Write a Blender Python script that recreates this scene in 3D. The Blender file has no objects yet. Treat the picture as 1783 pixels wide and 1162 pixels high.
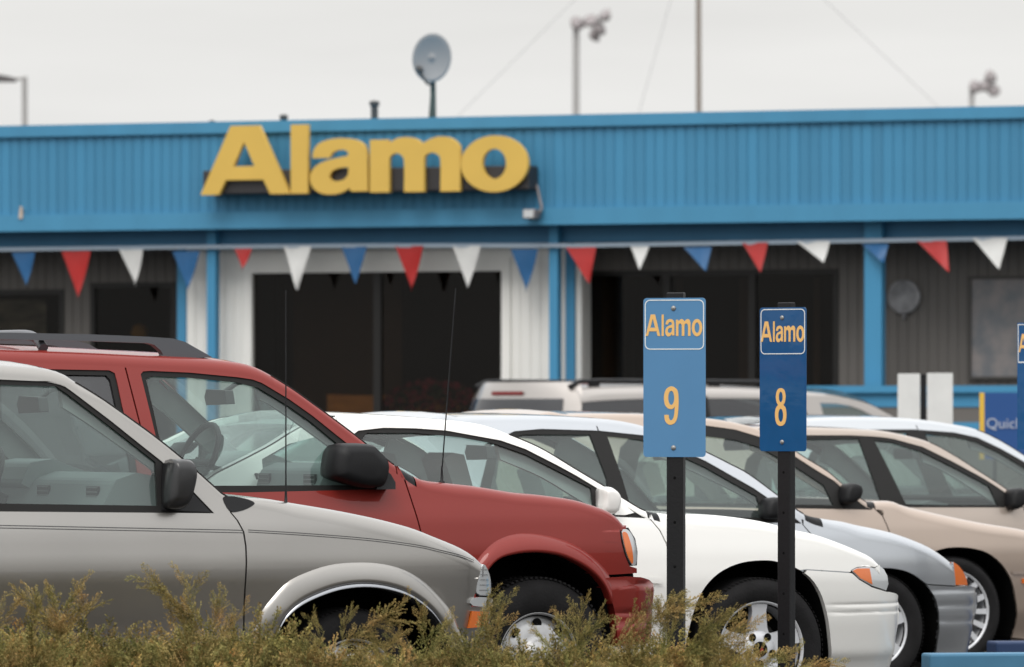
import bpy, bmesh, math, random
import numpy as np
from mathutils import Vector, Matrix
from mathutils.geometry import tessellate_polygon
random.seed(7); np.random.seed(7)
R = math.radians; PI = math.pi
S = bpy.context.scene
COL = S.collection
# ------------------------------------------------------------ camera, sky, sun, exposure
FPX = 11760.0; CX, YH, HC = 891.5, 725.0, 1.4      # focal length in photo pixels, horizon row, eye height
cam_d = bpy.data.cameras.new('camera'); cam = bpy.data.objects.new('camera', cam_d); COL.objects.link(cam)
cam.location = (0, 0, HC); cam.rotation_euler = (PI/2, 0, 0)
cam_d.sensor_width = 36; cam_d.lens = 36*FPX/1783; cam_d.shift_y = (YH-581)/1783
cam_d.clip_start = 0.5; cam_d.clip_end = 3000
cam_d.dof.use_dof = True; cam_d.dof.focus_distance = 28.6; cam_d.dof.aperture_fstop = 6.6
S.camera = cam
SUN_EL, SUN_AZ = R(50), R(200)
w = bpy.data.worlds.new('World'); S.world = w; w.use_nodes = True
nt = w.node_tree; nt.nodes.clear()
def wn(t, **k):
    n = nt.nodes.new(t)
    for a, b in k.items(): setattr(n, a, b)
    return n
sky = wn('ShaderNodeTexSky', sky_type='NISHITA', sun_disc=False)
sky.sun_elevation = SUN_EL; sky.sun_rotation = SUN_AZ; sky.dust_density = 4; sky.air_density = 1.5
tc = wn('ShaderNodeTexCoord'); sep = wn('ShaderNodeSeparateXYZ'); nt.links.new(tc.outputs['Generated'], sep.inputs[0])
rmp = wn('ShaderNodeValToRGB'); nt.links.new(sep.outputs['Z'], rmp.inputs[0])
e = rmp.color_ramp.elements
e[0].position = 0.0; e[0].color = (.290, .290, .286, 1); e[1].position = 1.0; e[1].color = (.80, .80, .80, 1)
for p, c in ((.02, (.298, .297, .292, 1)), (.06, (.316, .314, .308, 1)), (.5, (.56, .565, .57, 1))):
    x = rmp.color_ramp.elements.new(p); x.color = c
mp = wn('ShaderNodeMapping'); mp.inputs['Scale'].default_value = (6, 6, 45); nt.links.new(tc.outputs['Generated'], mp.inputs[0])
nz = wn('ShaderNodeTexNoise'); nz.inputs['Scale'].default_value = 1.3; nz.inputs['Detail'].default_value = 5; nt.links.new(mp.outputs[0], nz.inputs[0])
mr = wn('ShaderNodeMapRange'); mr.inputs[1].default_value = .3; mr.inputs[2].default_value = .7; mr.inputs[3].default_value = 25.8; mr.inputs[4].default_value = 28.8
nt.links.new(nz.outputs[0], mr.inputs[0])
vm = wn('ShaderNodeVectorMath', operation='SCALE'); nt.links.new(rmp.outputs[0], vm.inputs[0]); nt.links.new(mr.outputs[0], vm.inputs['Scale'])
mx = wn('ShaderNodeMixRGB'); mx.inputs[0].default_value = .94; nt.links.new(sky.outputs[0], mx.inputs[1]); nt.links.new(vm.outputs[0], mx.inputs[2])
bg = wn('ShaderNodeBackground'); bg.inputs[1].default_value = .1; nt.links.new(mx.outputs[0], bg.inputs[0])
wo = wn('ShaderNodeOutputWorld'); nt.links.new(bg.outputs[0], wo.inputs[0])
sd = bpy.data.lights.new('sun', 'SUN'); sd.energy = 1.2; sd.angle = R(25); sd.color = (1, .97, .93)
sun = bpy.data.objects.new('sun', sd); COL.objects.link(sun)
sdir = Vector((math.sin(SUN_AZ)*math.cos(SUN_EL), math.cos(SUN_AZ)*math.cos(SUN_EL), math.sin(SUN_EL)))
sun.rotation_euler = sdir.to_track_quat('Z', 'Y').to_euler()
S.view_settings.view_transform = 'Standard'; S.view_settings.look = 'None'; S.view_settings.gamma = 1
S.view_settings.use_curve_mapping = False; S.view_settings.exposure = 0.0
S.cycles.max_bounces = 8; S.cycles.transparent_max_bounces = 16; S.cycles.caustics_reflective = False; S.cycles.caustics_refractive = False

# ------------------------------------------------------------ materials
MATS = {}
def mat(name, col, rough=.6, metal=0, coat=0, coatr=.04, spec=.5, noise=0, nscale=8, bump=0, bscale=40, emit=None, stretch=(1, 1, 1), col2=None, trans=0):
    if name in MATS: return MATS[name]
    m = bpy.data.materials.new(name); m.use_nodes = True; t = m.node_tree; b = t.nodes['Principled BSDF']
    b.inputs['Base Color'].default_value = (*col, 1); b.inputs['Roughness'].default_value = rough
    b.inputs['Metallic'].default_value = metal; b.inputs['Coat Weight'].default_value = coat
    b.inputs['Coat Roughness'].default_value = coatr; b.inputs['Specular IOR Level'].default_value = spec
    if noise or bump or col2:
        c = t.nodes.new('ShaderNodeTexCoord'); mm = t.nodes.new('ShaderNodeMapping'); mm.inputs['Scale'].default_value = stretch
        t.links.new(c.outputs['Object'], mm.inputs[0])
    if noise or col2:
        n = t.nodes.new('ShaderNodeTexNoise'); n.inputs['Scale'].default_value = nscale; n.inputs['Detail'].default_value = 6
        t.links.new(mm.outputs[0], n.inputs[0])
        r = t.nodes.new('ShaderNodeValToRGB'); r.color_ramp.elements[0].position = .3; r.color_ramp.elements[1].position = .72
        a = col2 if col2 else tuple(x*(1-noise) for x in col); z = col if col2 else tuple(min(1, x*(1+noise)) for x in col)
        r.color_ramp.elements[0].color = (*a, 1); r.color_ramp.elements[1].color = (*z, 1)
        t.links.new(n.outputs[0], r.inputs[0]); t.links.new(r.outputs[0], b.inputs['Base Color'])
    if bump:
        n2 = t.nodes.new('ShaderNodeTexNoise'); n2.inputs['Scale'].default_value = bscale; n2.inputs['Detail'].default_value = 4
        t.links.new(mm.outputs[0], n2.inputs[0]); bp = t.nodes.new('ShaderNodeBump'); bp.inputs['Strength'].default_value = bump; bp.inputs['Distance'].default_value = .01
        t.links.new(n2.outputs[0], bp.inputs['Height']); t.links.new(bp.outputs[0], b.inputs['Normal'])
    MATS[name] = m; return m
def glassmat(name, tint, refl=1.0, veil=(.5, .55, .55), v=.1):
    if name in MATS: return MATS[name]
    m = bpy.data.materials.new(name); m.use_nodes = True; t = m.node_tree; t.nodes.clear()
    o = t.nodes.new('ShaderNodeOutputMaterial'); tr = t.nodes.new('ShaderNodeBsdfTransparent'); tr.inputs[0].default_value = (*tint, 1)
    g = t.nodes.new('ShaderNodeBsdfGlossy'); g.inputs['Roughness'].default_value = .02; g.inputs[0].default_value = (1, 1, 1, 1)
    f = t.nodes.new('ShaderNodeLayerWeight'); f.inputs[0].default_value = .5
    pw = t.nodes.new('ShaderNodeMath'); pw.operation = 'POWER'; pw.inputs[1].default_value = 5; t.links.new(f.outputs['Facing'], pw.inputs[0])
    mu = t.nodes.new('ShaderNodeMath'); mu.operation = 'MULTIPLY_ADD'; mu.inputs[1].default_value = .9*refl; mu.inputs[2].default_value = .05*refl; mu.use_clamp = True
    t.links.new(pw.outputs[0], mu.inputs[0])
    d = t.nodes.new('ShaderNodeBsdfDiffuse'); d.inputs[0].default_value = (*veil, 1)      # thin diffuse veil over the pane
    m0 = t.nodes.new('ShaderNodeMixShader'); m0.inputs[0].default_value = v
    t.links.new(tr.outputs[0], m0.inputs[1]); t.links.new(d.outputs[0], m0.inputs[2])
    ms = t.nodes.new('ShaderNodeMixShader'); t.links.new(mu.outputs[0], ms.inputs[0]); t.links.new(m0.outputs[0], ms.inputs[1]); t.links.new(g.outputs[0], ms.inputs[2])
    t.links.new(ms.outputs[0], o.inputs[0]); MATS[name] = m; return m
BLK = mat('black_plastic', (.008, .008, .009), .5, spec=.28, bump=.1, bscale=200)
RUB = mat('rubber_seal', (.012, .0115, .011), .6, spec=.22)
TYR = mat('tyre_rubber', (.012, .0115, .012), .85, spec=.22, bump=.25, bscale=90, noise=.25, nscale=14)
VOID = mat('wheel_well_black', (.004, .004, .004), .95, spec=.1)
ALU = mat('wheel_alloy', (.62, .63, .65), .38, metal=.3, noise=.06, nscale=6)
STL = mat('wheel_steel', (.42, .42, .42), .42, metal=.6, noise=.15, nscale=20)
CHR = mat('chrome', (.75, .76, .78), .12, metal=1)
ORG = mat('amber_lens', (.72, .16, .02), .15, coat=1)
LEN = mat('clear_lens', (.58, .60, .61), .12, metal=.35, coat=1)
REDL = mat('red_lens', (.32, .02, .02), .2, coat=1)
TRIM = mat('interior_grey', (.28, .30, .295), .8, noise=.1)
TRIM2 = mat('interior_dark', (.12, .13, .132), .8, noise=.1)
TAN = mat('interior_tan', (.34, .29, .22), .8, noise=.1)
GL = glassmat('car_glass', (.70, .80, .77), 1.1, (.40, .50, .48), .06)
GLD = glassmat('dark_car_glass', (.12, .13, .14), 1.1, (.3, .3, .33), .08)

# ------------------------------------------------------------ object helpers
def tag(o, label=None, cat=None, group=None, kind=None):
    if label: o['label'] = label
    if cat: o['category'] = cat
    if group: o['group'] = group
    if kind: o['kind'] = kind
    return o
def empty(name, loc, rz=0):
    o = bpy.data.objects.new(name, None); o.location = loc; o.rotation_euler = (0, 0, rz); o.empty_display_size = .2; COL.objects.link(o); return o
def link(name, me, parent=None, label=None):
    o = bpy.data.objects.new(name, me); COL.objects.link(o)
    if parent: o.parent = parent
    if label: o['label'] = label
    return o
class MB:
    def __init__(s): s.v = []; s.f = []; s.mi = []; s.sm = []
    def add(s, vs, fs, mi=0, sm=False):
        n = len(s.v); s.v += [tuple(p) for p in vs]; s.f += [tuple(n+i for i in f) for f in fs]; s.mi += [mi]*len(fs); s.sm += [sm]*len(fs); return s
    def box(s, x0, x1, y0, y1, z0, z1, mi=0):
        return s.add([(x, y, z) for x in (x0, x1) for y in (y0, y1) for z in (z0, z1)],
            [(0, 1, 3, 2), (4, 6, 7, 5), (0, 4, 5, 1), (2, 3, 7, 6), (0, 2, 6, 4), (1, 5, 7, 3)], mi)
    def tube(s, pts, r, n=8, mi=0, cap=True):
        pts = [Vector(p) for p in pts]; rs = r if isinstance(r, (list, tuple)) else [r]*len(pts); vs = []; fs = []
        up = Vector((0, 0, 1))
        for i, p in enumerate(pts):
            d = (pts[min(i+1, len(pts)-1)]-pts[max(i-1, 0)]).normalized()
            a = d.cross(up if abs(d.z) < .95 else Vector((1, 0, 0))).normalized(); b = d.cross(a)
            for k in range(n): q = 2*PI*k/n; vs.append(p+a*math.cos(q)*rs[i]+b*math.sin(q)*rs[i])
        for i in range(len(pts)-1):
            for k in range(n): fs.append((i*n+k, i*n+(k+1) % n, (i+1)*n+(k+1) % n, (i+1)*n+k))
        s.add(vs, fs, mi, True)
        if cap: s.add([vs[k] for k in range(n)], [tuple(range(n))], mi); s.add(vs[-n:], [tuple(range(n))[::-1]], mi)
        return s
    def lathe(s, prof, o=(0, 0, 0), n=48, mi=0, sm=True, axis='y'):       # prof: (radius, along axis)
        vs = []
        for r, a in prof:
            for k in range(n):
                q = 2*PI*k/n; c, d = r*math.cos(q), r*math.sin(q)
                vs.append((o[0]+c, o[1]+a, o[2]+d) if axis == 'y' else (o[0]+c, o[1]+d, o[2]+a))
        fs = [(i*n+k, i*n+(k+1) % n, (i+1)*n+(k+1) % n, (i+1)*n+k) for i in range(len(prof)-1) for k in range(n)]
        return s.add(vs, fs, mi, sm)
    def prism(s, poly, f, d0, d1, mi=0, holes=(), sm=False):   # poly in 2D, f(a,b,d) -> 3D, from depth d0 (front) to d1
        loops = [[Vector((p[0], p[1], 0)) for p in poly]]+[[Vector((p[0], p[1], 0)) for p in h] for h in holes]
        flat = [p for l in loops for p in l]; tr = tessellate_polygon(loops); n = len(flat)
        s.add([f(p.x, p.y, d0) for p in flat]+[f(p.x, p.y, d1) for p in flat], [t for t in tr]+[tuple(i+n for i in t[::-1]) for t in tr], mi)
        for l in loops:
            m = len(l); s.add([f(p.x, p.y, d0) for p in l]+[f(p.x, p.y, d1) for p in l], [(i, (i+1) % m, m+(i+1) % m, m+i) for i in range(m)], mi, sm)
        return s
    def mesh(s, name, mats):
        me = bpy.data.meshes.new(name); me.from_pydata(s.v, [], s.f)
        for m in (mats if isinstance(mats, (list, tuple)) else [mats]): me.materials.append(m)
        me.polygons.foreach_set('material_index', s.mi); me.polygons.foreach_set('use_smooth', s.sm)
        bm = bmesh.new(); bm.from_mesh(me); bmesh.ops.recalc_face_normals(bm, faces=bm.faces); bm.to_mesh(me); bm.free(); me.update(); return me
    def build(s, name, mats, parent=None, label=None, bevel=0):
        o = link(name, s.mesh(name, mats), parent, label)
        if bevel:
            b = o.modifiers.new('bevel', 'BEVEL'); b.width = bevel; b.segments = 2; b.limit_method = 'ANGLE'; b.angle_limit = R(40)
        return o
def cr(pts, n=6, closed=False):      # Catmull-Rom
    P = [np.array(p, float) for p in pts]; out = []; N = len(P)
    rng = range(N) if closed else range(N-1)
    for i in rng:
        if closed: a, b, c, d = P[i-1], P[i], P[(i+1) % N], P[(i+2) % N]
        else: a, b, c, d = P[max(i-1, 0)], P[i], P[i+1], P[min(i+2, N-1)]
        for k in range(n):
            t = k/n; out.append(tuple(.5*((2*b)+(-a+c)*t+(2*a-5*b+4*c-d)*t*t+(-a+3*b-3*c+d)*t**3)))
    if not closed: out.append(tuple(P[-1]))
    return out
def px(u, v, d): return Vector(((u-CX)/FPX*d, d, HC-(v-YH)/FPX*d))   # photo pixel at a distance -> place in the world

# ------------------------------------------------------------ lettering
def ell(cx, cy, rx, ry, n=28): return [(cx+rx*math.cos(2*PI*i/n), cy+ry*math.sin(2*PI*i/n)) for i in range(n)]
def smooth_corners(pts, n=4):        # third item marks a corner
    C = [i for i, p in enumerate(pts) if len(p) > 2]
    if not C: return cr([p[:2] for p in pts], n, True)
    out = []
    for j, i in enumerate(C):
        k = C[(j+1) % len(C)]; seg = []; q = i
        while True:
            seg.append(pts[q][:2])
            if q == k and len(seg) > 1: break
            q = (q+1) % len(pts)
        out += cr(seg, n)[:-1] if len(seg) > 2 else seg[:-1]
    return out
GLY = {
 'A': (1.31, [(0, 0), (.44, 1), (.86, 1), (1.31, 0), (1.02, 0), (.92, .21), (.37, .21), (.27, 0)], [[(.48, .41), (.79, .41), (.64, .76)]]),
 'l': (.25, [(0, 0), (.25, 0), (.25, 1), (0, 1)], []),
 'a': (.84, smooth_corners([(.04, .51, 1), (.06, .63), (.15, .73), (.33, .785), (.51, .79), (.67, .76), (.78, .69), (.83, .56), (.835, .4), (.84, .02, 1), (.60, .02, 1), (.58, .07, 1), (.45, 0), (.27, -.02), (.12, .02), (.02, .13), (.01, .275), (.085, .39), (.21, .46), (.39, .505), (.545, .535, 1), (.56, .58), (.5, .62), (.41, .62), (.33, .58), (.29, .51, 1)]),
        [smooth_corners([(.285, .245), (.33, .32), (.43, .36), (.56, .37, 1), (.555, .27), (.5, .20), (.39, .17), (.315, .19)])]),
 'm': (1.29, smooth_corners([(0, 0, 1), (0, .76, 1), (.26, .76, 1), (.27, .70, 1), (.38, .77), (.52, .79), (.66, .76), (.75, .69, 1), (.87, .76), (1.0, .79), (1.14, .77), (1.25, .69), (1.29, .56), (1.29, 0, 1), (1.01, 0, 1), (1.01, .44), (.97, .53), (.89, .56), (.81, .53), (.78, .44), (.78, 0, 1), (.49, 0, 1), (.49, .44), (.45, .53), (.38, .56), (.31, .53), (.28, .44), (.28, 0, 1)]), []),
 'o': (.95, ell(.475, .385, .475, .405, 40), [ell(.475, .385, .168, .215)]),
 '8': (.42, smooth_corners([(.2, 1), (.32, .95), (.375, .79), (.345, .62), (.30, .555), (.375, .47), (.405, .28), (.35, .07), (.2, 0), (.05, .07), (-.005, .28), (.025, .47), (.1, .555), (.055, .62), (.025, .79), (.08, .95)]), [ell(.2, .765, .07, .14), ell(.2, .28, .088, .175)]),
 '9': (.42, smooth_corners([(0, .26, 1), (.02, .12), (.09, .03), (.19, 0), (.31, .05), (.38, .18), (.41, .38), (.42, .6), (.41, .8), (.36, .93), (.22, 1), (.08, .95), (.01, .83), (-.01, .68), (.02, .53), (.09, .44), (.19, .405), (.27, .43), (.305, .49, 1), (.295, .3), (.26, .17), (.2, .115), (.15, .15), (.13, .26, 1)]), [ell(.205, .70, .088, .185)]),
}
GAPS = {'A': .01, 'l': .025, 'a': .03, 'm': .01, 'o': 0}
def inset(poly, d):
    A = sum(poly[i-1][0]*poly[i][1]-poly[i][0]*poly[i-1][1] for i in range(len(poly))); sg = 1 if A > 0 else -1; out = []
    for i, p in enumerate(poly):
        a, b = poly[i-1], poly[(i+1) % len(poly)]; e1 = Vector((p[0]-a[0], p[1]-a[1])); e2 = Vector((b[0]-p[0], b[1]-p[1]))
        if e1.length < 1e-7 or e2.length < 1e-7: out.append(p); continue
        n1 = Vector((-e1.y, e1.x)).normalized()*sg; n2 = Vector((-e2.y, e2.x)).normalized()*sg; nn = (n1+n2)
        if nn.length < .3: out.append(p); continue
        nn.normalize(); k = min(1.8, 1/max(.4, nn.dot(n1))); out.append((p[0]+nn.x*d*k, p[1]+nn.y*d*k))
    return out
def word(text, x0, x1, z0, z1, f, d0, d1, m, parent, name='letter', thin=0, gk=0):
    tot = sum(GLY[c][0]+GAPS.get(c, 0)+gk for c in text)-GAPS.get(text[-1], 0)-gk; k = (x1-x0)/tot; h = z1-z0; x = x0
    for c in text:
        wd, o, hs = GLY[c]; b = MB()
        b.prism(inset([(x+p[0]*k, z0+p[1]*h) for p in o], thin), f, d0, d1, 0, [inset([(x+p[0]*k, z0+p[1]*h) for p in q], -thin) for q in hs])
        b.build(name, m, parent); x += (wd+GAPS.get(c, 0)+gk)*k

# ------------------------------------------------------------ ground
def plane(name, pts, z, m, label=None, cat=None, kind='structure'):
    b = MB(); b.add([(p[0], p[1], z) for p in pts], [tuple(range(len(pts)))]); o = b.build(name, m); tag(o, label, cat, kind=kind); return o
ASPH = mat('asphalt', (.062, .060, .058), .9, noise=.18, nscale=3, bump=.5, bscale=60)
plane('ground', [(-900, -400), (900, -400), (900, 2500), (-900, 2500)], 0, ASPH, 'grey asphalt parking lot under the cars', 'ground')
SOIL = mat('bark_mulch', (.07, .045, .03), .95, noise=.5, nscale=20, bump=.8, bscale=50)
plane('planting_bed', [(-12, 21.5), (2.3, 21.5), (2.3, 25.9), (-12, 25.9)], .06, SOIL, 'brown mulch bed under the junipers', 'bed')
kb = MB(); kb.box(-12.1, 2.4, 25.92, 26.07, 0, .14); kb.box(2.32, 2.47, 21.4, 25.9, 0, .14)
tag(kb.build('kerb', mat('concrete', (.32, .31, .29), .85, noise=.15, bump=.3), bevel=.01), 'pale concrete kerb round the juniper bed', 'kerb', kind='structure')

# ------------------------------------------------------------ vehicles
class Car:
    def __init__(c, name, label, cat, s, u0, th, W, prof, paint, nose, group='cars parked side by side in the rental lot', r=.05, tail=None, bow=.006):
        c.s = s; c.th = R(th); c.W = W; c.paint = paint
        c.d0 = FPX/s; c.W0 = np.array(((u0-CX)/FPX*c.d0, c.d0)); c.h = np.array((math.cos(c.th), math.sin(c.th))); c.n = np.array((-math.sin(c.th), math.cos(c.th)))
        zz = np.arange(0, 2.2, .004); a = np.interp(zz, [p[0] for p in prof], [p[1] for p in prof])
        k = np.exp(-.5*(np.arange(-12, 13)/4.5)**2); k /= k.sum(); c.zz = zz; c.pp = np.convolve(np.pad(a, 12, mode='edge'), k, 'valid')
        if nose and nose[0] > 50:
            b_, a_ = nose[1], nose[2]; tq = b_/(a_*math.tan(c.th)); q_ = tq/math.sqrt(1+tq*tq)
            nose = (((nose[0]-u0)/s+.012-(b_*q_*math.cos(c.th)-a_*(1-math.sqrt(1-q_*q_))*math.sin(c.th)))/math.cos(c.th), b_, a_)
        c.nose = nose; c.qc = .985; c.tail = tail; c.bow = bow; c.rr = r
        o = c.W0+c.n*W/2
        c.root = empty(name, (o[0], o[1], 0), c.th); tag(c.root, label, cat, group)
    def ins(c, X, Z):
        v = float(np.interp(Z, c.zz, c.pp))+c.bow*(X+1.3)**2
        if c.nose:
            X0, b, a = c.nose; q = min(max((X-X0)/b, 0), c.qc); v += a*(1-math.sqrt(1-q*q))
        if c.tail:
            X0, b, a = c.tail; q = min(max((X0-X)/b, 0), .985); v += a*(1-math.sqrt(1-q*q))
        return v
    def y(c, X, Z, off=0): return -(c.W/2-c.ins(X, Z))+off
    def m(c, u, v, extra=0):             # photo pixel -> (X, Z) on the car's near flank
        ins = .05; a = (u-CX)/FPX; b = -(v-YH)/FPX; ray = np.array((a, 1.0))
        c.qc = .92
        for _ in range(90):
            P0 = c.W0+c.n*(ins+extra); t = P0.dot(c.n)/ray.dot(c.n); X = (ray*t-c.W0).dot(c.h); Z = HC+b*t
            ins = .6*ins+.4*c.ins(X, Z)
        c.qc = .985
        return (X, Z)
    def P(c, pts, extra=0): return [c.m(u, v, extra) for u, v in pts]
    def set_top(c, pts, rb=None):
        T = cr(pts, 6); T.sort(); c.TX = np.array([p[0] for p in T]); c.TZ = np.array([p[1] for p in T]); c.rb = rb or [(0, c.rr)]
    def zt(c, X): return float(np.interp(X, c.TX, c.TZ))
    def r(c, X): return float(np.interp(X, [p[0] for p in c.rb], [p[1] for p in c.rb]))
    def lean(c, X, Z): return math.atan2(max(0, c.ins(X, Z+.01)-c.ins(X, Z-.01)), .02)
    def z0(c, X):
        r = c.r(X); Z = c.zt(X); ph = c.lean(X, Z-r); return Z-r+r*math.sin(ph), ph, r
    def top(c, xa, xb, dz=.012, step=.03):
        n = max(2, int(abs(xb-xa)/step)); return [(x, c.z0(x)[0]-dz) for x in np.linspace(xa, xb, n+1)]
    def arc(c, X, n=7):
        z0, ph, r = c.z0(X); Zt = c.zt(X); y0 = c.y(X, z0); rows = [(c.y(X, z0-.016)+.0012, z0-.016)]
        yc = y0+r*math.cos(ph)
        for i in range(n+1):
            q = ph+(PI/2-ph)*i/n; rows.append((yc-r*math.cos(q), Zt-r+r*math.sin(q)))
        return rows
    def deck(c, name, xa, xb, crown=.03, pw=2.0, m=None, label=None, step=.035, grow=None):   # closed top over the whole width, with rounded shoulders
        xs = np.linspace(xa, xb, max(3, int(abs(xb-xa)/step))+1); b = MB(); vs = []; nr = None
        for x in xs:
            a = c.arc(x); ye, ze = a[-1]; rows = list(a)
            for q in (.08, .18, .32, .5, .72): rows.append((ye*(1-q), ze+crown*(1-(1-q)**pw)))
            rows.append((0, ze+crown)); full = rows+[(-yy, z) for yy, z in rows[-2::-1]]; nr = len(full)
            vs += [(x, yy, z) for yy, z in full]
        n = len(xs); fs = [(i*nr+k, (i+1)*nr+k, (i+1)*nr+k+1, i*nr+k+1) for i in range(n-1) for k in range(nr-1)]
        b.add(vs, fs, 0, True); return b.build(name, m or c.paint, c.root, label)
    def pillars(c, name, xa, xb, fl=.035, m=None, sides=(1, -1)):
        xs = np.linspace(xa, xb, 24)
        for sgn in sides:
            b = MB(); vs = []; nr = 0
            for x in xs:
                rows = c.arc(x, 6); ye, ze = rows[-1]; rows += [(ye+fl, ze), (ye+fl, ze-.03)]; nr = len(rows); vs += [(x, yy*sgn, z) for yy, z in rows]
            b.add(vs, [(i*nr+k, (i+1)*nr+k, (i+1)*nr+k+1, i*nr+k+1) for i in range(len(xs)-1) for k in range(nr-1)], 0, True)
            b.build(name, m or c.paint, c.root)
            q = MB(); q.tube([(x, (c.arc(x, 6)[5][0]-.001)*sgn, c.arc(x, 6)[5][1]) for x in xs], .0045, 6); q.build('windshield_seal', RUB, c.root)
    def screen(c, name, xa, xb, crown=.07, pw=4, fl=.03, m=None):
        xs = np.linspace(xa, xb, 20); vs = []; qs = (0, .015, .04, .08, .14, .22, .32, .45, .6, .8, 1)
        for i, x in enumerate(xs):
            ye, ze = c.arc(x, 6)[-1]; ye += fl; ze -= .004; cc = .03+(crown-.03)*math.sin(PI*i/(len(xs)-1))**.8
            row = [(ye*(1-q), ze+cc*(1-(1-q)**pw)) for q in qs]; row = row+[(-a, z) for a, z in row[-2::-1]]; nr = len(row); vs += [(x, a, z) for a, z in row]
        b = MB(); b.add(vs, [(i*nr+k, (i+1)*nr+k, (i+1)*nr+k+1, i*nr+k+1) for i in range(len(xs)-1) for k in range(nr-1)], 0, True)
        return b.build(name, m or GL, c.root)
    def sheet(c, names, outer, holes=(), off=0, m=None, cuts=(), gap=.007, rim=.02, both=True, step=(.12, .04), sub=None, labels=None, extra=None, parent=None):
        loops = [[Vector((p[0], p[1], 0)) for p in outer]]+[[Vector((p[0], p[1], 0)) for p in h] for h in holes]
        flat = [p for l in loops for p in l]; tr = tessellate_polygon(loops); bm = bmesh.new()
        vs = [bm.verts.new((p.x, 0, p.y)) for p in flat]
        for t in tr:
            try: bm.faces.new([vs[i] for i in t])
            except ValueError: pass
        xs = [p.x for p in flat]; zs = [p.y for p in flat]
        def bis(co, no): bmesh.ops.bisect_plane(bm, geom=bm.verts[:]+bm.edges[:]+bm.faces[:], plane_co=co, plane_no=no, dist=1e-5)
        z = min(zs)+step[1]
        while z < max(zs): bis((0, 0, z), (0, 0, 1)); z += step[1]
        x = min(xs)+step[0]
        while x < max(xs): bis((x, 0, 0), (1, 0, 0)); x += step[0]
        L = []
        for (p, q) in cuts:
            d = Vector((q[0]-p[0], 0, q[1]-p[1])).normalized(); no = Vector((d.z, 0, -d.x)); no = no if no.x > 0 else -no; co = Vector((p[0], 0, p[1]))
            bis(co+no*gap/2, no); bis(co-no*gap/2, no); L.append((co, no))
        dead = [f for f in bm.faces if any(abs((f.calc_center_median()-co).dot(no)) < gap*.49 for co, no in L)]
        bmesh.ops.delete(bm, geom=dead, context='FACES')
        res = []
        groups = {}
        for f in bm.faces:
            k = sum(1 for co, no in L if (f.calc_center_median()-co).dot(no) < 0); groups.setdefault(k, []).append([v.co.copy() for v in f.verts])
        bm.free()
        for k, fl in sorted(groups.items()):
            idx = {}; V = []; F = []
            for f in fl:
                t = []
                for p in f:
                    key = (round(p.x, 5), round(p.z, 5))
                    if key not in idx: idx[key] = len(V); V.append(key)
                    t.append(idx[key])
                if len(set(t)) > 2: F.append([a for i, a in enumerate(t) if a != t[i-1]])
            cnt = {}
            for f in F:
                for i in range(len(f)): cnt[(f[i], f[(i+1) % len(f)])] = 1
            bd = [e_ for e_ in cnt if (e_[1], e_[0]) not in cnt]
            co = []; nm = []
            ex = extra or (lambda X, Z: 0)
            for X, Z in V:
                yy = c.y(X, Z, off)+ex(X, Z); h = .004
                gx = (c.y(X+h, Z)+ex(X+h, Z)-c.y(X-h, Z)-ex(X-h, Z))/(2*h); gz = (c.y(X, Z+h)+ex(X, Z+h)-c.y(X, Z-h)-ex(X, Z-h))/(2*h)
                co.append((X, yy, Z)); nm.append(Vector((gx, -1, gz)).normalized())
            # orientation: outward normal is -y
            F2 = []
            for f in F:
                a, b_, d_ = [Vector(co[i]) for i in f[:3]]; nn = (b_-a).cross(d_-a); F2.append(f if nn.y < 0 else f[::-1])
            nF = len(F2); n0 = len(co); rimv = {}
            if rim:
                for a, b_ in bd:
                    for q in (a, b_):
                        if q not in rimv: rimv[q] = len(co); co.append((co[q][0], co[q][1]+rim, co[q][2]))
                for a, b_ in bd: F2.append([a, b_, rimv[b_], rimv[a]])
            for sgn in ((1, -1) if both else (1,)):
                me = bpy.data.meshes.new(names[min(k, len(names)-1)])
                me.from_pydata([(p[0], p[1]*sgn, p[2]) for p in co], [], [f if sgn == 1 else f[::-1] for f in F2]); me.materials.append(m or c.paint)
                me.polygons.foreach_set('use_smooth', [True]*len(F2)); ln = []
                for i, pl in enumerate(me.polygons):
                    fn = pl.normal.copy()
                    for vi in pl.vertices:
                        if i < nF: q = nm[vi]; ln.append((q.x, q.y*sgn, q.z))
                        else: ln.append(tuple(fn))
                me.normals_split_custom_set(ln)
                o = link(names[min(k, len(names)-1)], me, parent or c.root, labels[k] if labels else None); res.append(o)
        return res
    def nosecap(c, name, pts, m=None, bulge=.12):   # face across the nose or tail between the two flanks
        b = MB(); vs = []; n = 14
        for X, Z in pts:
            y0 = c.y(X, Z)+.004
            for k in range(n+1):
                t = -1+2*k/n; vs.append((X+bulge*(1-t*t), y0*-t, Z))
        b.add(vs, [(i*(n+1)+k, i*(n+1)+k+1, (i+1)*(n+1)+k+1, (i+1)*(n+1)+k) for i in range(len(pts)-1) for k in range(n)], 0, True)
        return b.build(name, m or c.paint, c.root)
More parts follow.
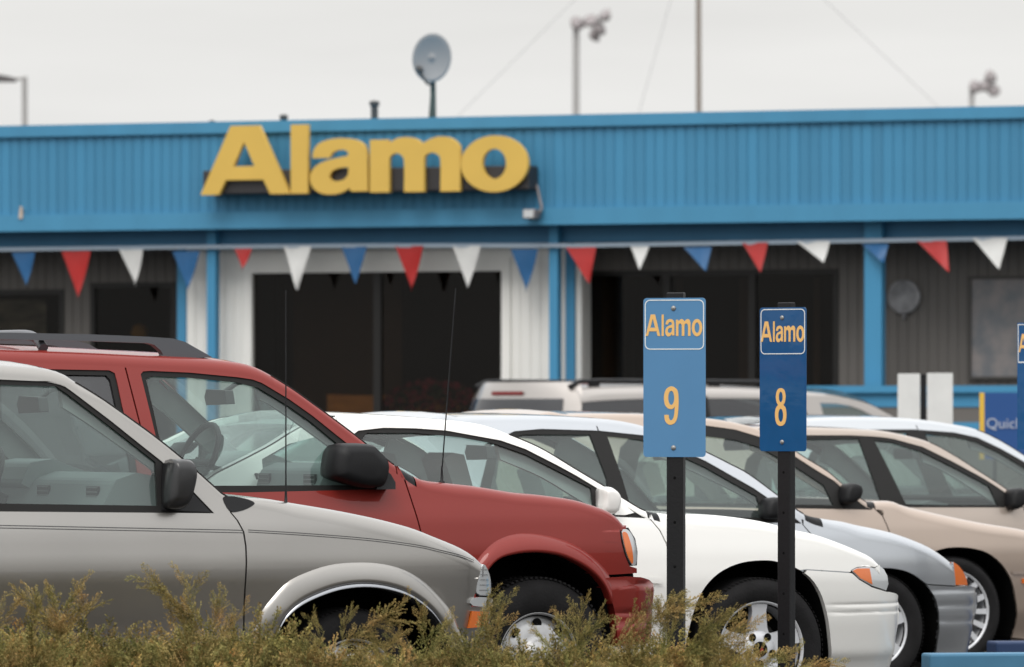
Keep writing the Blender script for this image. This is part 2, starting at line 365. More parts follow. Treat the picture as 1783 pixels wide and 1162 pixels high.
    def flare(c, outer, inner, bulge=.04, m=None, name='wheel_arch_flare', n=10, off=0, both=True):
        k = 40
        def rs(p):
            p = np.array(cr(p, 4)); d = np.r_[0, np.cumsum(np.hypot(*np.diff(p, axis=0).T))]; t = np.linspace(0, d[-1], k); return np.c_[np.interp(t, d, p[:, 0]), np.interp(t, d, p[:, 1])]
        A, B = rs(outer), rs(inner)
        for sgn in ((1, -1) if both else (1,)):
            vs = []
            for a, b_ in zip(A, B):
                for j in range(n+1):
                    t = j/n; X, Z = a*(1-t)+b_*t; vs.append((X, sgn*(c.y(X, Z)+off-bulge*math.sin(PI*min(1, t*.95)*.5+0)**.7*(1 if t < .9 else 1-(t-.9)*2)), Z))
                X, Z = b_; vs.append((X, sgn*(c.y(X, Z)+.05), Z))
            w_ = n+2; q = MB(); q.add(vs, [(i*w_+j, i*w_+j+1, (i+1)*w_+j+1, (i+1)*w_+j) for i in range(k-1) for j in range(w_-1)], 0, True); q.build(name, m or c.paint, c.root)
    def well(c, pts, depth=.42, name='wheel_well'):
        for sgn in (1, -1):
            b = MB(); n = len(pts); y0 = c.y(*pts[n//2])+.02
            b.add([(X, sgn*(c.y(X, Z)+.014), Z) for X, Z in pts]+[(X, sgn*(y0+depth), Z) for X, Z in pts], [(i, i+1, n+i+1, n+i) for i in range(n-1)]+[tuple(range(n, 2*n))])
            b.build(name, VOID, c.root)
    def wheel(c, X, Rt, Rr, style='five', wd=.2, steer=0, yin=.035, z=None, cap=None):
        Zc = z or Rt
        for sgn in (-1, 1):
            Y = sgn*(c.W/2-yin-wd/2); g = -1 if sgn < 0 else 1
            b = MB(); f = lambda a, q, d: (a, g*d, q); fw = wd/2
            b.lathe([(Rr*1.02, g*(fw-.012)), (Rr*1.035, g*(fw-.004)), (Rr*1.0, g*(fw-.002)), (Rr*.965, g*(fw-.012)), (Rr*.93, g*(fw-.05)), (Rr*.9, g*-.05)], n=64)
            b.lathe([(Rr*.9, g*(-.02)), (Rr*.5, g*-.02), (.001, g*-.02)], n=48, mi=1)
            b.lathe([(Rr*.62, g*(fw-.09)), (Rr*.62, g*(fw-.1)), (.02, g*(fw-.09))], n=40, mi=3)
            if style == 'five':
                for k in range(5):
                    a0 = PI/2+2*PI*k/5+.02
                    P2 = [(.17, -.30), (.45, -.20), (.8, -.165), (.97, -.20), (.97, .20), (.8, .165), (.45, .20), (.17, .30)]
                    pl = [(Rr*(p*math.cos(a0)-q*math.sin(a0)), Rr*(p*math.sin(a0)+q*math.cos(a0))) for p, q in P2]
                    b.prism(pl, lambda a, q, d: (a, g*(d-.10*(math.hypot(a, q)/Rr > .6)*0-(.02*(1-math.hypot(a, q)/Rr))), q), fw-.014, fw-.05)
                b.lathe([(Rr*.40, g*(fw-.05)), (Rr*.38, g*(fw-.022)), (Rr*.2, g*(fw-.018)), (.001, g*(fw-.018))], n=40)
                for k in range(5):
                    a0 = PI/2+2*PI*(k+.5)/5; b.lathe([(.019, g*(fw-.016)), (.001, g*(fw-.014))], (Rr*.31*math.cos(a0), 0, Rr*.31*math.sin(a0)), 14, 1)
                b.lathe([(.036, g*(fw-.016)), (.034, g*(fw-.008)), (.001, g*(fw-.006))], n=24, mi=1)
                b.prism([(-.010, -.014), (.012, -.004), (.003, .016)], f, fw-.003, fw-.006, 2)
            elif style == 'multi':
                N = 16
                for k in range(N):
                    a0 = 2*PI*k/N; P2 = [(.30, -.045), (.97, -.07), (.97, .07), (.30, .045)]
                    b.prism([(Rr*(p*math.cos(a0)-q*math.sin(a0)), Rr*(p*math.sin(a0)+q*math.cos(a0))) for p, q in P2], f, fw-.012, fw-.04)
                b.lathe([(Rr*.36, g*(fw-.03)), (Rr*.34, g*(fw-.008)), (.001, g*(fw-.004))], n=40)
            elif style == 'six':
                for k in range(6):
                    a0 = 2*PI*k/6+.35; P2 = [(.2, -.12), (.97, -.15), (.97, .15), (.2, .12)]
                    b.prism([(Rr*(p*math.cos(a0)-q*math.sin(a0)), Rr*(p*math.sin(a0)+q*math.cos(a0))) for p, q in P2], f, fw-.012, fw-.04)
                b.lathe([(Rr*.36, g*(fw-.03)), (Rr*.34, g*(fw-.008)), (.001, g*(fw-.004))], n=40)
            else:
                b.lathe([(Rr*.93, g*(fw-.04)), (Rr*.8, g*(fw-.035)), (Rr*.68, g*(fw-.012)), (Rr*.5, g*(fw-.02)), (Rr*.36, g*(fw+.0)), (Rr*.3, g*(fw+.02)), (.001, g*(fw+.022))], n=56)
                for k in range(8):
                    a0 = 2*PI*k/8; b.lathe([(.024, g*(fw-.02)), (.001, g*(fw-.018))], (Rr*.76*math.cos(a0), 0, Rr*.76*math.sin(a0)), 14, 1)
            o = b.build('wheel', [ALU if style != 'steel' else STL, VOID, REDL, mat('brake_disc', (.2, .19, .18), .5, metal=.8)], c.root)
            o.location = (X, Y, Zc); o.rotation_euler = (0, 0, -steer*1.0)
            tb = .009 if Rt > .34 else .003; t = MB(); pr = [(Rr*.93, -fw+.02), (Rr*1.03, -fw), (Rr+(Rt-Rr)*.45, -fw-.012), (Rr+(Rt-Rr)*.8, -fw-.004), (Rt-.008, -fw+.018), (Rt, -fw+.04), (Rt, fw-.04), (Rt-.008, fw-.018), (Rr+(Rt-Rr)*.8, fw+.004), (Rr+(Rt-Rr)*.45, fw+.012), (Rr*1.03, fw), (Rr*.93, fw-.02)]
            t.lathe(pr, n=72)
            for k in range(90):
                for q in (-1, 1):
                    a0 = 2*PI*(k+.25*q)/90; c_, s_ = math.cos(a0), math.sin(a0); tt = .006
                    y0, y1 = (fw*.2, fw-.012) if q > 0 else (-fw+.012, -fw*.2)
                    A = [((Rt-.004)*c_-tt*s_, y0, (Rt-.004)*s_+tt*c_), ((Rt-.004)*c_+tt*s_, y0, (Rt-.004)*s_-tt*c_), ((Rt-.004)*c_+tt*s_, y1, (Rt-.004)*s_-tt*c_), ((Rt-.004)*c_-tt*s_, y1, (Rt-.004)*s_+tt*c_)]
                    B = [(p[0]+tb*c_, p[1], p[2]+tb*s_) for p in A]; t.add(A+B, [(4, 5, 6, 7), (0, 1, 5, 4), (1, 2, 6, 5), (2, 3, 7, 6), (3, 0, 4, 7)])
            tt_ = t.build('tyre', TYR, o)
    def under(c, xa, xb, z0=.2, z1=.6, y=None):
        b = MB(); yy = y or c.W/2-.16; b.box(xa, xb, -yy, yy, z0, z1); b.build('underbody', VOID, c.root)
    def cabin(c, xd, xs, zf, zd, zh, rear=None, seat=TRIM, hw=.62, dash=TRIM2, headliner=True, steer=True, door_in=True, sp=None):
        # xd: X of the dash face, xs: X of the front seat back, zf: floor, zd: dash top, zh: head restraint top
        b = MB(); vs = []; pts = [(xd-.06, zf+.2), (xd-.10, zd-.14), (xd-.04, zd-.03), (xd+.05, zd), (xd+.16, zd-.02), (xd+.26, zd-.09), (xd+.26, zf+.1)]
        b.prism(pts, lambda a, q, d: (a, d, q), -hw-.04, hw+.04)
        b.prism([(xd-.1, zd-.05), (xd-.06, zd+.035), (xd+.04, zd+.05), (xd+.18, zd), (xd, zd-.1)], lambda a, q, d: (a, d, q), .16, .56)
        b.build('dashboard', dash, c.root, bevel=.02)
        for yy in (.36, -.36):
            s_ = MB(); f = lambda a, q, d: (a, d, q)
            s_.prism([(xs-.18, zh-.24), (xs-.10, zh-.22), (xs+.06, zf+.26), (xs+.46, zf+.32), (xs+.48, zf+.2), (xs-.08, zf+.16)], f, yy-.25, yy+.25)
            so = s_.build('seat', seat, c.root, bevel=.05)
            h = MB(); h.prism([(xs-.24, zh-.03), (xs-.20, zh), (xs-.14, zh-.01), (xs-.09, zh-.17), (xs-.18, zh-.19)], f, yy-.12, yy+.12); h.tube([(xs-.15, yy-.05, zh-.15), (xs-.12, yy-.05, zh-.3)], .007); h.tube([(xs-.15, yy+.05, zh-.15), (xs-.12, yy+.05, zh-.3)], .007)
            h.build('headrest', seat, so, bevel=.025)
        if rear is not None:
            s_ = MB(); f = lambda a, q, d: (a, d, q); s_.prism([(rear-.2, zh-.2), (rear-.1, zh-.2), (rear+.08, zf+.28), (rear+.5, zf+.3), (rear+.5, zf+.15), (rear-.1, zf+.15)], f, -hw+.02, hw-.02); s_.build('rear_seat', seat, c.root, bevel=.05)
        if steer:
            st = MB(); N = 28; ct = Vector((xd-.26, .36, zd-.04)) if sp is None else Vector((sp[0], .36, sp[1])); ax = Vector((1, 0, -.45)).normalized(); u_ = Vector((0, 1, 0)); v_ = ax.cross(u_)
            st.tube([ct+(u_*math.cos(2*PI*i/N)+v_*math.sin(2*PI*i/N))*.185 for i in range(N+1)], .014, 6)
            st.tube([ct-u_*.18, ct+u_*.18], .016, 6); st.tube([ct, ct+ax*.3], .03, 6); st.build('steering_wheel', BLK, c.root)
    def mirror_in(c, X, Z):
        b = MB(); b.prism([(-.12, -.03), (-.10, .03), (.10, .035), (.12, 0), (.10, -.035)], lambda a, q, d: (X-.02+d, a, Z+q), -.02, .02); b.tube([(X, 0, Z+.02), (X+.06, 0, Z+.06), (X+.1, 0, Z+.07)], .012); b.build('rear_view_mirror', mat('mirror_dark', (.02, .021, .022), .5), c.root, bevel=.012)
    def liner(c, xa, xb, m=TRIM):
        xs = np.linspace(xa, xb, 12); vs = []; b = MB()
        for x in xs:
            a = c.arc(x); ye, ze = a[-1]; vs += [(x, t*ye, ze-.035+.02*(1-t*t)) for t in (1, .5, 0, -.5, -1)]
        b.add(vs, [(i*5+k, i*5+k+1, (i+1)*5+k+1, (i+1)*5+k) for i in range(11) for k in range(4)], 0, True); b.build('headliner', m, c.root)
    def inner(c, side, holes, xw0, xcow, m):
        c.sheet(['inner_trim'], side, holes, off=.04, m=m, rim=0, step=(.3, .08))
        up = [(x, c.zt(x)-.016) for x in np.linspace(xw0-.05, xcow-.02, 14)]; c.sheet(['pillar_trim'], up+[(x, z-.12) for x, z in up[::-1]], off=.062, m=m, rim=.03, step=(.3, .1))
    def vents(c, pts, parent=None):
        for X, Y, Z in pts:
            b = MB(); b.box(X-.014, X-.004, Y-.06, Y+.06, Z-.035, Z+.035)
            for k in range(4): b.box(X-.018, X-.014, Y-.055, Y+.055, Z-.028+k*.018, Z-.022+k*.018, 1)
            b.build('air_vent', [BLK, TRIM2], c.root, bevel=.003)
    def door_mirror(c, poly, thick=.13, m=None, out=.10, off=0, arm=None, both=True, extra=0):
        # poly: outline in (X, Z) seen from the side; body bulges towards the outside
        cx = sum(p[0] for p in poly)/len(poly); cz = sum(p[1] for p in poly)/len(poly); pl = cr(poly, 3, True)
        for sgn in ((1, -1) if both else (1,)):
            b = MB(); n = len(pl); y0 = c.y(cx, cz)-.03-out+off; vs = []; lay = [(0, .0), (0.02, .55), (.07, .85), (.3, .985), (.6, 1.0), (1.0, .93)]
            for t, k in lay[1:]:
                vs += [(cx+(p[0]-cx)*k, sgn*(y0+thick*t), cz+(p[1]-cz)*k) for p in pl]
            m_ = len(lay)-1
            b.add(vs, [(i*n+j, i*n+(j+1) % n, (i+1)*n+(j+1) % n, (i+1)*n+j) for i in range(m_-1) for j in range(n)]+[tuple(range(n)), tuple((m_-1)*n+j for j in range(n))[::-1]], 0, True)
            if arm:
                b.prism(arm, lambda a, q, d: (a, sgn*(c.y(a, q)+d), q), -.09 if out > .05 else -.05, .01)
            b.build('side_mirror', m or BLK, c.root)
    def lamp(c, poly, m, name='headlight', off=.0, parent=None, rim=.03, smooth=True, both=True):
        return c.sheet([name], cr(poly, 3, True) if smooth else poly, off=off, m=m, rim=rim, step=(.03, .03), both=both, parent=parent)
    def strip(c, name, pts, h=.006, off=-.0012, m=None, both=True):
        p = cr(pts, 4); c.sheet([name], [(x, z+h/2) for x, z in p]+[(x, z-h/2) for x, z in p[::-1]], off=off, m=m, rim=0, both=both)
def paint(name, col, metal=.0, rough=.30, noise=.03, coat=.9, spec=.5): return mat(name, col, rough, metal=metal, coat=coat, spec=spec, coatr=.03, noise=noise, nscale=2.2)
def sh(pts, dx=0, dz=0): return [(x+dx, z+dz) for x, z in pts]
def circ(X, Z, r, a0=180, a1=0, n=24): return [(X+r*math.cos(R(a0+(a1-a0)*i/n)), Z+r*math.sin(R(a0+(a1-a0)*i/n))) for i in range(n+1)]
TH = 27
PR_SEDAN = [(0, .12), (.18, .09), (.3, .035), (.45, .01), (.58, 0), (.66, 0), (.78, .02), (.9, .055), (1.0, .105), (1.15, .185), (1.3, .27), (1.45, .36), (2, .6)]
PR_TRUCK = [(0, .11), (.25, .085), (.4, .045), (.6, .014), (.76, .0), (.825, .0), (.86, .006), (.95, .022), (1.03, .05), (1.2, .105), (1.4, .175), (1.6, .25), (2, .4)]

def common(c, spec):
    """assemble a car from its outlines; every entry is in (X, Z) metres on the flank"""
    xr, xcowl = spec['roof'], spec['cowl']
    wa, wb = spec['hoodback'], spec['hoodfront']
    c.deck('hood', wa, wb, spec.get('hcrown', .035))
    c.deck('roof', xr[0], xr[1], spec.get('rcrown', .014))
    c.liner(xr[0]-.1, xr[1]-.02, spec.get('trim', TRIM))
    c.pillars('windshield_pillar', xr[1]-.0005, xcowl, .02)
    c.screen('windshield', xr[1]+.01, xcowl+.02, spec.get('wcrown', .07), 5, .018)
    if spec.get('cowlp', True): c.deck('cowl', xcowl-.0, wa-.004, .01, m=BLK)
    if 'rear' in spec:
        ra, rb = spec['rear']
        c.pillars('rear_pillar', ra, xr[0]-.002, .05); c.screen('rear_window', ra-.02, xr[0]-.01, .03, 4, .048, spec.get('rglass', GL))
        c.deck('trunk_lid', spec['trunk'], ra-.02, .02)

# ---- 1. silver pickup truck (nearest)
SILV = paint('warm_silver_paint', (.29, .277, .258), .85, .29)
c = Car('pickup_truck', 'warm silver pickup truck with charcoal mirror and thin pinstripes, nearest the juniper hedge', 'pickup truck', 435, 628, TH, 1.73, PR_TRUCK, SILV, (858, .36, .26))
T = c.P([(-150, 628), (-60, 630), (0, 634), (55, 638), (90, 643), (116, 652), (134, 664), (160, 681), (220, 723), (275, 763), (330, 808), (375, 848), (396, 864)])
H = c.P([(430, 867), (470, 869), (514, 876), (597, 890), (669, 905), (725, 920), (766, 936), (802, 951), (822, 962), (836, 973)])
wb_ = c.m(843, 980)
xw0, xcow, xh0, xh1 = T[6][0], T[-1][0], H[0][0], wb_[0]
rear_x = -2.2
c.set_top([(rear_x-.05, 1.50), (rear_x+.1, 1.585)]+T[1:]+H+[wb_], [(xw0, .06), (xw0+.1, .022), (xcow, .022), (xh0+.2, .07), (xh1-.2, .07), (xh1, .05)])
c.deck('hood', xh0-.06, xh1-.004, .02); c.deck('roof', rear_x+.06, xw0, .035); c.liner(rear_x+.1, xw0-.02)
c.pillars('windshield_pillar', xw0-.0005, xcow, .012); c.screen('windshield', xw0+.01, xcow+.03, .065, 4.5, .012)
c.deck('cowl', xcow+.012, xh0-.064, .0, m=BLK)
gap = c.P([(402, 893), (413, 906), (424, 926), (428, 951), (429, 979), (427, 1020), (425, 1056), (424, 1110)])
flo = c.P([(449, 1078), (475, 1040), (503, 1012), (539, 995), (575, 984), (614, 980), (656, 981), (697, 990), (733, 1009), (766, 1040), (789, 1070), (800, 1096)])
fli = c.P([(484, 1084), (511, 1053), (545, 1034), (586, 1020), (628, 1015), (669, 1019), (711, 1033), (747, 1060), (771, 1096)])
zb = .42; RK = .36
flo = [(flo[0][0]-.05, zb)]+flo+[(flo[-1][0]+.04, .45)]; fli = [(fli[0][0]-.05, zb+.01)]+fli+[(fli[-1][0]+.03, .46)]
win_o = c.P([(-128, 662), (0, 661), (91, 665), (110, 671), (127, 683), (193, 733), (248, 777), (281, 803), (327, 846), (373, 894), (0, 891), (-135, 890)])
gl1 = c.P([(-118, 671), (0, 670), (99, 673), (118, 686), (193, 743), (272, 805), (276, 881), (0, 877), (-122, 876)])
gx0 = gap[0][0]
door = [(rear_x, RK+.05), (rear_x, 1.2)]+c.top(rear_x+.07, gx0-.004)+sh(gap, -.0035)+[(gap[-1][0]-.0035, RK+.02)]
c.sheet(['door', 'cab_corner'], door, [win_o], cuts=[((-1.95, .3), (-1.95, 1.12))])
nose_p = c.P([(843, 983), (833, 1006), (829, 1031), (827, 1034), (819, 1062), (813, 1092)])
fend = sh(gap[::-1], .0035)[:]+c.top(gx0+.012, xh1-.006)+nose_p+[(nose_p[-1][0]-.02, .45)]+sh(flo[::-1])+[(gap[-1][0]+.0035, zb)]
c.sheet(['fender'], fend); c.inner(door, [win_o], xw0, xcow, TRIM)
c.flare(flo, fli, .032)
c.flare([(x, z) for x, z in fli], [(x, z-.018) for x, z in fli], .012, m=mat('moulding_silver', (.34, .35, .37), .25, metal=.9), name='arch_moulding', off=-.022)
c.sheet(['window_seal'], win_o, [gl1], off=.006, m=RUB, rim=.02); c.sheet(['window'], gl1, off=.016, m=GL, rim=0)
tri = c.P([(283, 808), (327, 850), (366, 892), (282, 889)]); c.sheet(['quarter_plate'], tri, off=-.004, m=BLK)
for dz in (0, -.010): c.strip('pinstripe', [p for p in sh(c.P([(-120, 914), (0, 915), (200, 919), (400, 923), (423, 924)]), 0, dz)], .0028, m=mat('stripe_black', (.03, .03, .03), .4))
for dz in (0, -.010): c.strip('pinstripe', sh(c.P([(432, 923), (531, 929), (642, 938), (725, 949), (766, 958), (802, 967), (825, 976)]), 0, dz*.8), .0028, m=mat('stripe_black', (.03, .03, .03), .4))
c.strip('sill_trim', [(rear_x, RK+.01), (gap[-1][0], RK+.01)], .05, off=.012, m=CHR)
hp = c.P([(842, 983), (851, 997), (855, 1017), (853, 1036), (830, 1033), (834, 1006)]); c.sheet(['cowl_panel'], cr(c.P([(400, 890), (388, 868), (398, 864), (415, 866), (432, 870), (443, 876), (436, 883), (418, 890)]), 3, True), off=-.003, m=BLK, rim=.03)
c.lamp(hp, LEN, off=.0)
for i in range(6):
    a = i/6; c.strip('lens_rib', [(hp[5][0]*(1-a)+hp[4][0]*a+.012, hp[0][1]*(1-a)+hp[3][1]*a-.02), (hp[1][0]*(1-a)+hp[2][0]*a-.008, hp[0][1]*(1-a)+hp[3][1]*a-.022)], .003, off=-.002, m=CHR)
c.lamp(c.P([(824, 1041), (850, 1041), (858, 1047), (858, 1055), (822, 1055)]), LEN, 'parking_light', off=-.01)
c.lamp(c.P([(820, 1064), (848, 1066), (848, 1090), (813, 1094)]), ORG, 'side_marker', off=-.014, smooth=False)
c.sheet(['bumper'], c.P([(822, 1057), (858, 1057), (862, 1075), (858, 1130), (800, 1130), (812, 1096)]), off=.012, m=SILV, rim=.05)
c.nosecap('front_panel', [(xh1, H[-1][1]-.03)]+nose_p+[(nose_p[-1][0], .4)], SILV, .06)
g_ = MB(); g_.box(nose_p[1][0]+.02, nose_p[1][0]+.09, -.52, .52, .52, .72); g_.build('grille', BLK, c.root, bevel=.02)
hwell = [(fli[0][0]-.02, .2)]+sh(fli, 0, .01)+[(fli[-1][0]+.02, .2)]; c.well(hwell)
c.wheel(0, .315, .19, 'steel', .2, yin=.06, z=.315); c.wheel(-2.75, .33, .19, 'steel', .2, yin=.05)
c.under(-4.2, -.42, .28, .6); c.under(.40, .55, .3, .6, .6); c.under(-.5, .5, .5, .72, .42)
# bed
bed_o = [(-4.3, .5), (-4.3, 1.02), (rear_x-.03, 1.05), (rear_x-.03, .42)]+[(-2.34, .42)]+circ(-2.75, .38, .41, 0, 180)+[(-3.16, .5)]
c.sheet(['bed_side'], bed_o, rim=.08); c.well([(-2.3, .2)]+circ(-2.75, .38, .42, 0, 180)+[(-3.2, .2)])
b = MB(); b.box(-4.32, -4.28, -.78, .78, .5, 1.02); b.build('tailgate', SILV, c.root, bevel=.01)
b = MB(); b.box(-4.28, rear_x-.05, -.72, .72, .55, .6); b.build('bed_floor', BLK, c.root)
b = MB(); b.box(rear_x-.01, rear_x+.02, -.68, .68, .45, 1.05); b.build('cab_back', SILV, c.root)
c.screen('rear_window', rear_x-.04, rear_x+.05, .02, 2, .05)
q_ = c.m(100, 838, .8); c.cabin(q_[0], -1.45, .35, c.m(60, 822, .6)[1], 1.22, sp=c.m(-40, 850, 1.15), seat=TRIM, dash=mat('dash_greygreen', (.16, .185, .185), .8)); 
c.vents([(q_[0]-.06, .0, q_[1]-.05), (q_[0]-.06, -.5, q_[1]-.05)]); mi_ = c.m(52, 705, .75); c.mirror_in(mi_[0], mi_[1])
c.door_mirror(c.P([(281, 806), (290, 800), (308, 800), (320, 808), (325, 830), (321, 868), (312, 884), (290, 886), (281, 872)]), .13, mat('mirror_shell', (.012, .012, .013), .35, coat=.25), .09, extra=.1)
ab = c.m(507, 888); b = MB(); y_ = c.y(*ab)+.05; b.lathe([(.017, -.012), (.014, .012), (.007, .018), (.005, .05), (.0035, .08)], (ab[0], y_, ab[1]+.01), 12, axis='z'); b.tube([(ab[0], y_, ab[1]+.06), (ab[0]-.0, y_, ab[1]+.87)], [.0032, .0022], 6); b.lathe([(.001, .0), (.004, .004), (.001, .008)], (ab[0], y_, ab[1]+.868), 8, axis='z'); b.build('antenna', BLK, c.root)
for k in range(2):   # wipers resting at the base of the glass
    w0 = c.m(398-k*6, 862-k*5); b = MB(); b.tube([(w0[0]+.03, -.62+k*.75, w0[1]+.01), (w0[0]-.06, -.3+k*.75, w0[1]+.05), (w0[0]-.1, -.05+k*.7, w0[1]+.07)], .007, 6); b.tube([(w0[0]-.0, -.60+k*.75, w0[1]+.02), (w0[0]-.1, -.28+k*.75, w0[1]+.075)], .011, 6); b.build('wiper', BLK, c.root)

# ---- 2. red SUV
REDP = paint('red_paint', (.215, .020, .014), .15, .42, coat=.55, spec=.15)
c = Car('suv', 'dark red suv with grey roof rack and big black mirror, behind the silver pickup', 'suv', 397, 922, TH, 1.76, PR_TRUCK, REDP, (1140, .40, .26))
T = c.P([(-60, 606), (0, 608), (143, 613), (264, 619), (358, 624), (413, 630), (441, 636), (462, 645), (475, 652), (511, 676), (558, 710), (613, 751), (654, 783), (688, 808)])
H = c.P([(723, 829), (745, 837), (778, 841), (833, 847), (900, 858), (943, 862), (1000, 870), (1035, 880), (1060, 889), (1075, 898)])
ne = c.m(1090, 915)
xw0, xcow, xh0, xh1 = T[8][0], T[-1][0], H[0][0], ne[0]; rx = -3.55
c.set_top([(rx-.35, 1.1), (rx-.05, 1.60), (rx+.2, 1.66)]+T+H+[ne], [(rx, .06), (xw0, .07), (xw0+.1, .045), (xcow, .045), (xh0+.2, .07), (xh1, .05)])
c.deck('hood', xh0-.0, xh1-.004, .015); c.deck('roof', rx+.1, xw0, .03); c.liner(rx+.1, xw0-.02)
c.pillars('windshield_pillar', xw0-.0005, xcow, .012); c.screen('windshield', xw0+.01, xcow+.03, .07, 4.5, .012); c.deck('cowl', xcow+.01, xh0-.006, .0, m=BLK)
gap = c.P([(692, 812), (697, 821), (704, 834), (717, 873), (731, 919), (742, 965), (745, 1010), (745, 1090)])
flo = c.P([(800, 1085), (808, 1030), (822, 990), (843, 960), (868, 940), (900, 930), (933, 930), (968, 937), (1000, 949), (1027, 966), (1048, 985), (1059, 999)])
fli = c.P([(812, 1095), (822, 1040), (838, 1003), (860, 976), (887, 966), (927, 962), (968, 967), (1000, 980), (1027, 998), (1048, 1023), (1059, 1052)])
win_o = c.P([(245, 652), (249, 647), (262, 646), (330, 649), (413, 657), (440, 661), (456, 667), (503, 695), (544, 724), (585, 757), (613, 779), (650, 812), (671, 834), (673, 852), (420, 858), (297, 857), (283, 810)])
gl1 = c.P([(255, 659), (270, 655), (330, 658), (413, 666), (450, 675), (503, 707), (544, 736), (585, 770), (607, 790), (612, 845), (420, 846), (301, 846), (287, 800)])
win_r = c.P([(-5, 646), (77, 643), (190, 645), (200, 650), (204, 665), (213, 708), (236, 800), (243, 857), (-5, 857)])
gl2 = c.P([(3, 655), (77, 652), (186, 654), (193, 662), (203, 708), (226, 800), (232, 846), (3, 846)])
win_q = [(rx+.35, 1.09), (rx+.35, 1.47), (win_r[0][0]-.12, 1.52), (win_r[0][0]-.12, 1.09)]
gx0 = gap[0][0]; RK = .42
side = [(rx, .5), (rx, 1.45)]+c.top(rx+.12, gx0-.004)+sh(gap, -.0035)+[(gap[-1][0]-.0035, RK)]+[(-2.1, RK)]+circ(-2.70, .42, .45, 5, 175)+[(-3.2, .5)]
ca, cb = c.m(213, 620), c.m(244, 740); cc = c.m(262, 860)
c.sheet(['front_door', 'rear_door', 'quarter_panel'], side, [win_o, win_r, win_q], cuts=[((ca[0], ca[1]), (cb[0], cb[1])), ((win_r[0][0]-.06, .3), (win_r[0][0]-.06, 1.5))])
nose_p = c.P([(1090, 915), (1079, 923), (1082, 945), (1087, 965), (1096, 986), (1109, 990), (1109, 998), (1060, 1001)])
fend = sh(gap[::-1], .0035)+c.top(gx0+.012, xh1-.006)+nose_p+sh(flo[::-1])+[(gap[-1][0]+.0035, .5)]
c.sheet(['fender'], fend); c.flare(flo, fli, .04); c.inner(side, [win_o, win_r, win_q], xw0, xcow, TRIM)
c.sheet(['window_seal'], win_o, [gl1], off=.006, m=RUB); c.sheet(['window'], gl1, off=.016, m=GL, rim=0)
c.sheet(['window_seal'], win_r, [gl2], off=.006, m=RUB); c.sheet(['window'], gl2, off=.016, m=GLD, rim=0); c.sheet(['window'], win_q, off=.01, m=GLD, rim=0)
c.sheet(['headlight_bezel'], c.P([(1079, 922), (1094, 919), (1106, 938), (1110, 961), (1109, 985), (1097, 986), (1086, 962)]), off=.0, m=RUB, rim=.05)
hl = c.lamp(c.P([(1082, 926), (1093, 923), (1104, 940), (1108, 961), (1107, 982), (1099, 983), (1089, 961)]), LEN, off=-.004)
c.lamp(c.P([(1083, 929), (1090, 928), (1095, 940), (1100, 960), (1101, 980), (1097, 979), (1089, 960)]), ORG, 'turn_signal', off=-.008)
bum = c.P([(1038, 1007), (1091, 1004), (1110, 1005), (1124, 1009), (1134, 1017), (1139, 1030), (1140, 1045), (1139, 1060), (1136, 1075), (1134, 1090), (1125, 1120), (1070, 1125), (1067, 1068), (1054, 1031)])
c.sheet(['bumper'], bum, off=-.03, rim=.10, step=(.05, .03), extra=lambda X, Z: .012*math.exp(-((Z-.655)/.008)**2)+.008*math.exp(-((Z-.53)/.01)**2)+.008*math.exp(-((Z-.48)/.01)**2))
c.nosecap('front_panel', nose_p[:-1], REDP, .04); c.nosecap('bumper_face', bum[5:11], REDP, .05)
c.sheet(['bumper_gap'], c.P([(1036, 994), (1108, 990), (1110, 1012), (1036, 1016)]), off=.035, m=VOID, rim=0)
g_ = MB(); g_.box(nose_p[3][0]-.02, nose_p[3][0]+.06, -.5, .5, .72, .88); g_.build('grille', CHR, c.root, bevel=.02)
c.well([(fli[0][0]-.02, .2)]+fli+[(fli[-1][0]+.03, .45), (fli[-1][0]+.03, .2)])
wx = c.m(924, 1143)[0]; c.wheel(wx+.02, .345, .19, 'steel', .235, yin=.03, z=.345); c.wheel(-2.70, .345, .19, 'steel', .235, yin=.03); c.well([(-2.24, .2)]+circ(-2.7, .42, .46, 0, 180)+[(-3.17, .2)])
c.under(-3.5, -.48, .32, .66); c.under(-.5, .42, .5, .76, .4); c.under(.40, .50, .45, .80, .66)
c.nosecap('tailgate', [(rx+.10, 1.5), (rx, 1.45), (rx, .5)], REDP, -.06)
q_ = c.m(470, 818, .8); c.cabin(q_[0], -1.75, .45, c.m(470, 806, .6)[1], 1.42, sp=c.m(338, 805, 1.15), rear=-2.65, seat=TRIM, dash=mat('dash_greygreen', (.16, .185, .185), .8)); c.vents([(q_[0]-.06, .06, q_[1]-.05), (q_[0]-.06, -.08, q_[1]-.05), (q_[0]-.06, -.55, q_[1]-.05)]); mi_ = c.m(377, 692, .75); c.mirror_in(mi_[0], mi_[1])
c.door_mirror(c.P([(561, 790), (566, 778), (575, 772), (620, 773), (636, 782), (658, 805), (660, 835), (650, 850), (615, 848), (575, 836), (562, 826)]), .19, BLK, .13, arm=c.P([(648, 812), (665, 826), (673, 840), (673, 852), (640, 852)]))
ab = c.m(780, 846); b = MB(); y_ = c.y(*ab)+.06; b.lathe([(.017, -.018), (.016, .008), (.007, .018), (.005, .05), (.0035, .08)], (ab[0], y_, ab[1]+.006), 12, axis='z'); tip = (ab[0]+.068, ab[1]+.865); b.tube([(ab[0], y_, ab[1]+.06), (tip[0], y_, tip[1])], [.0032, .0022], 6); b.build('antenna', BLK, c.root)
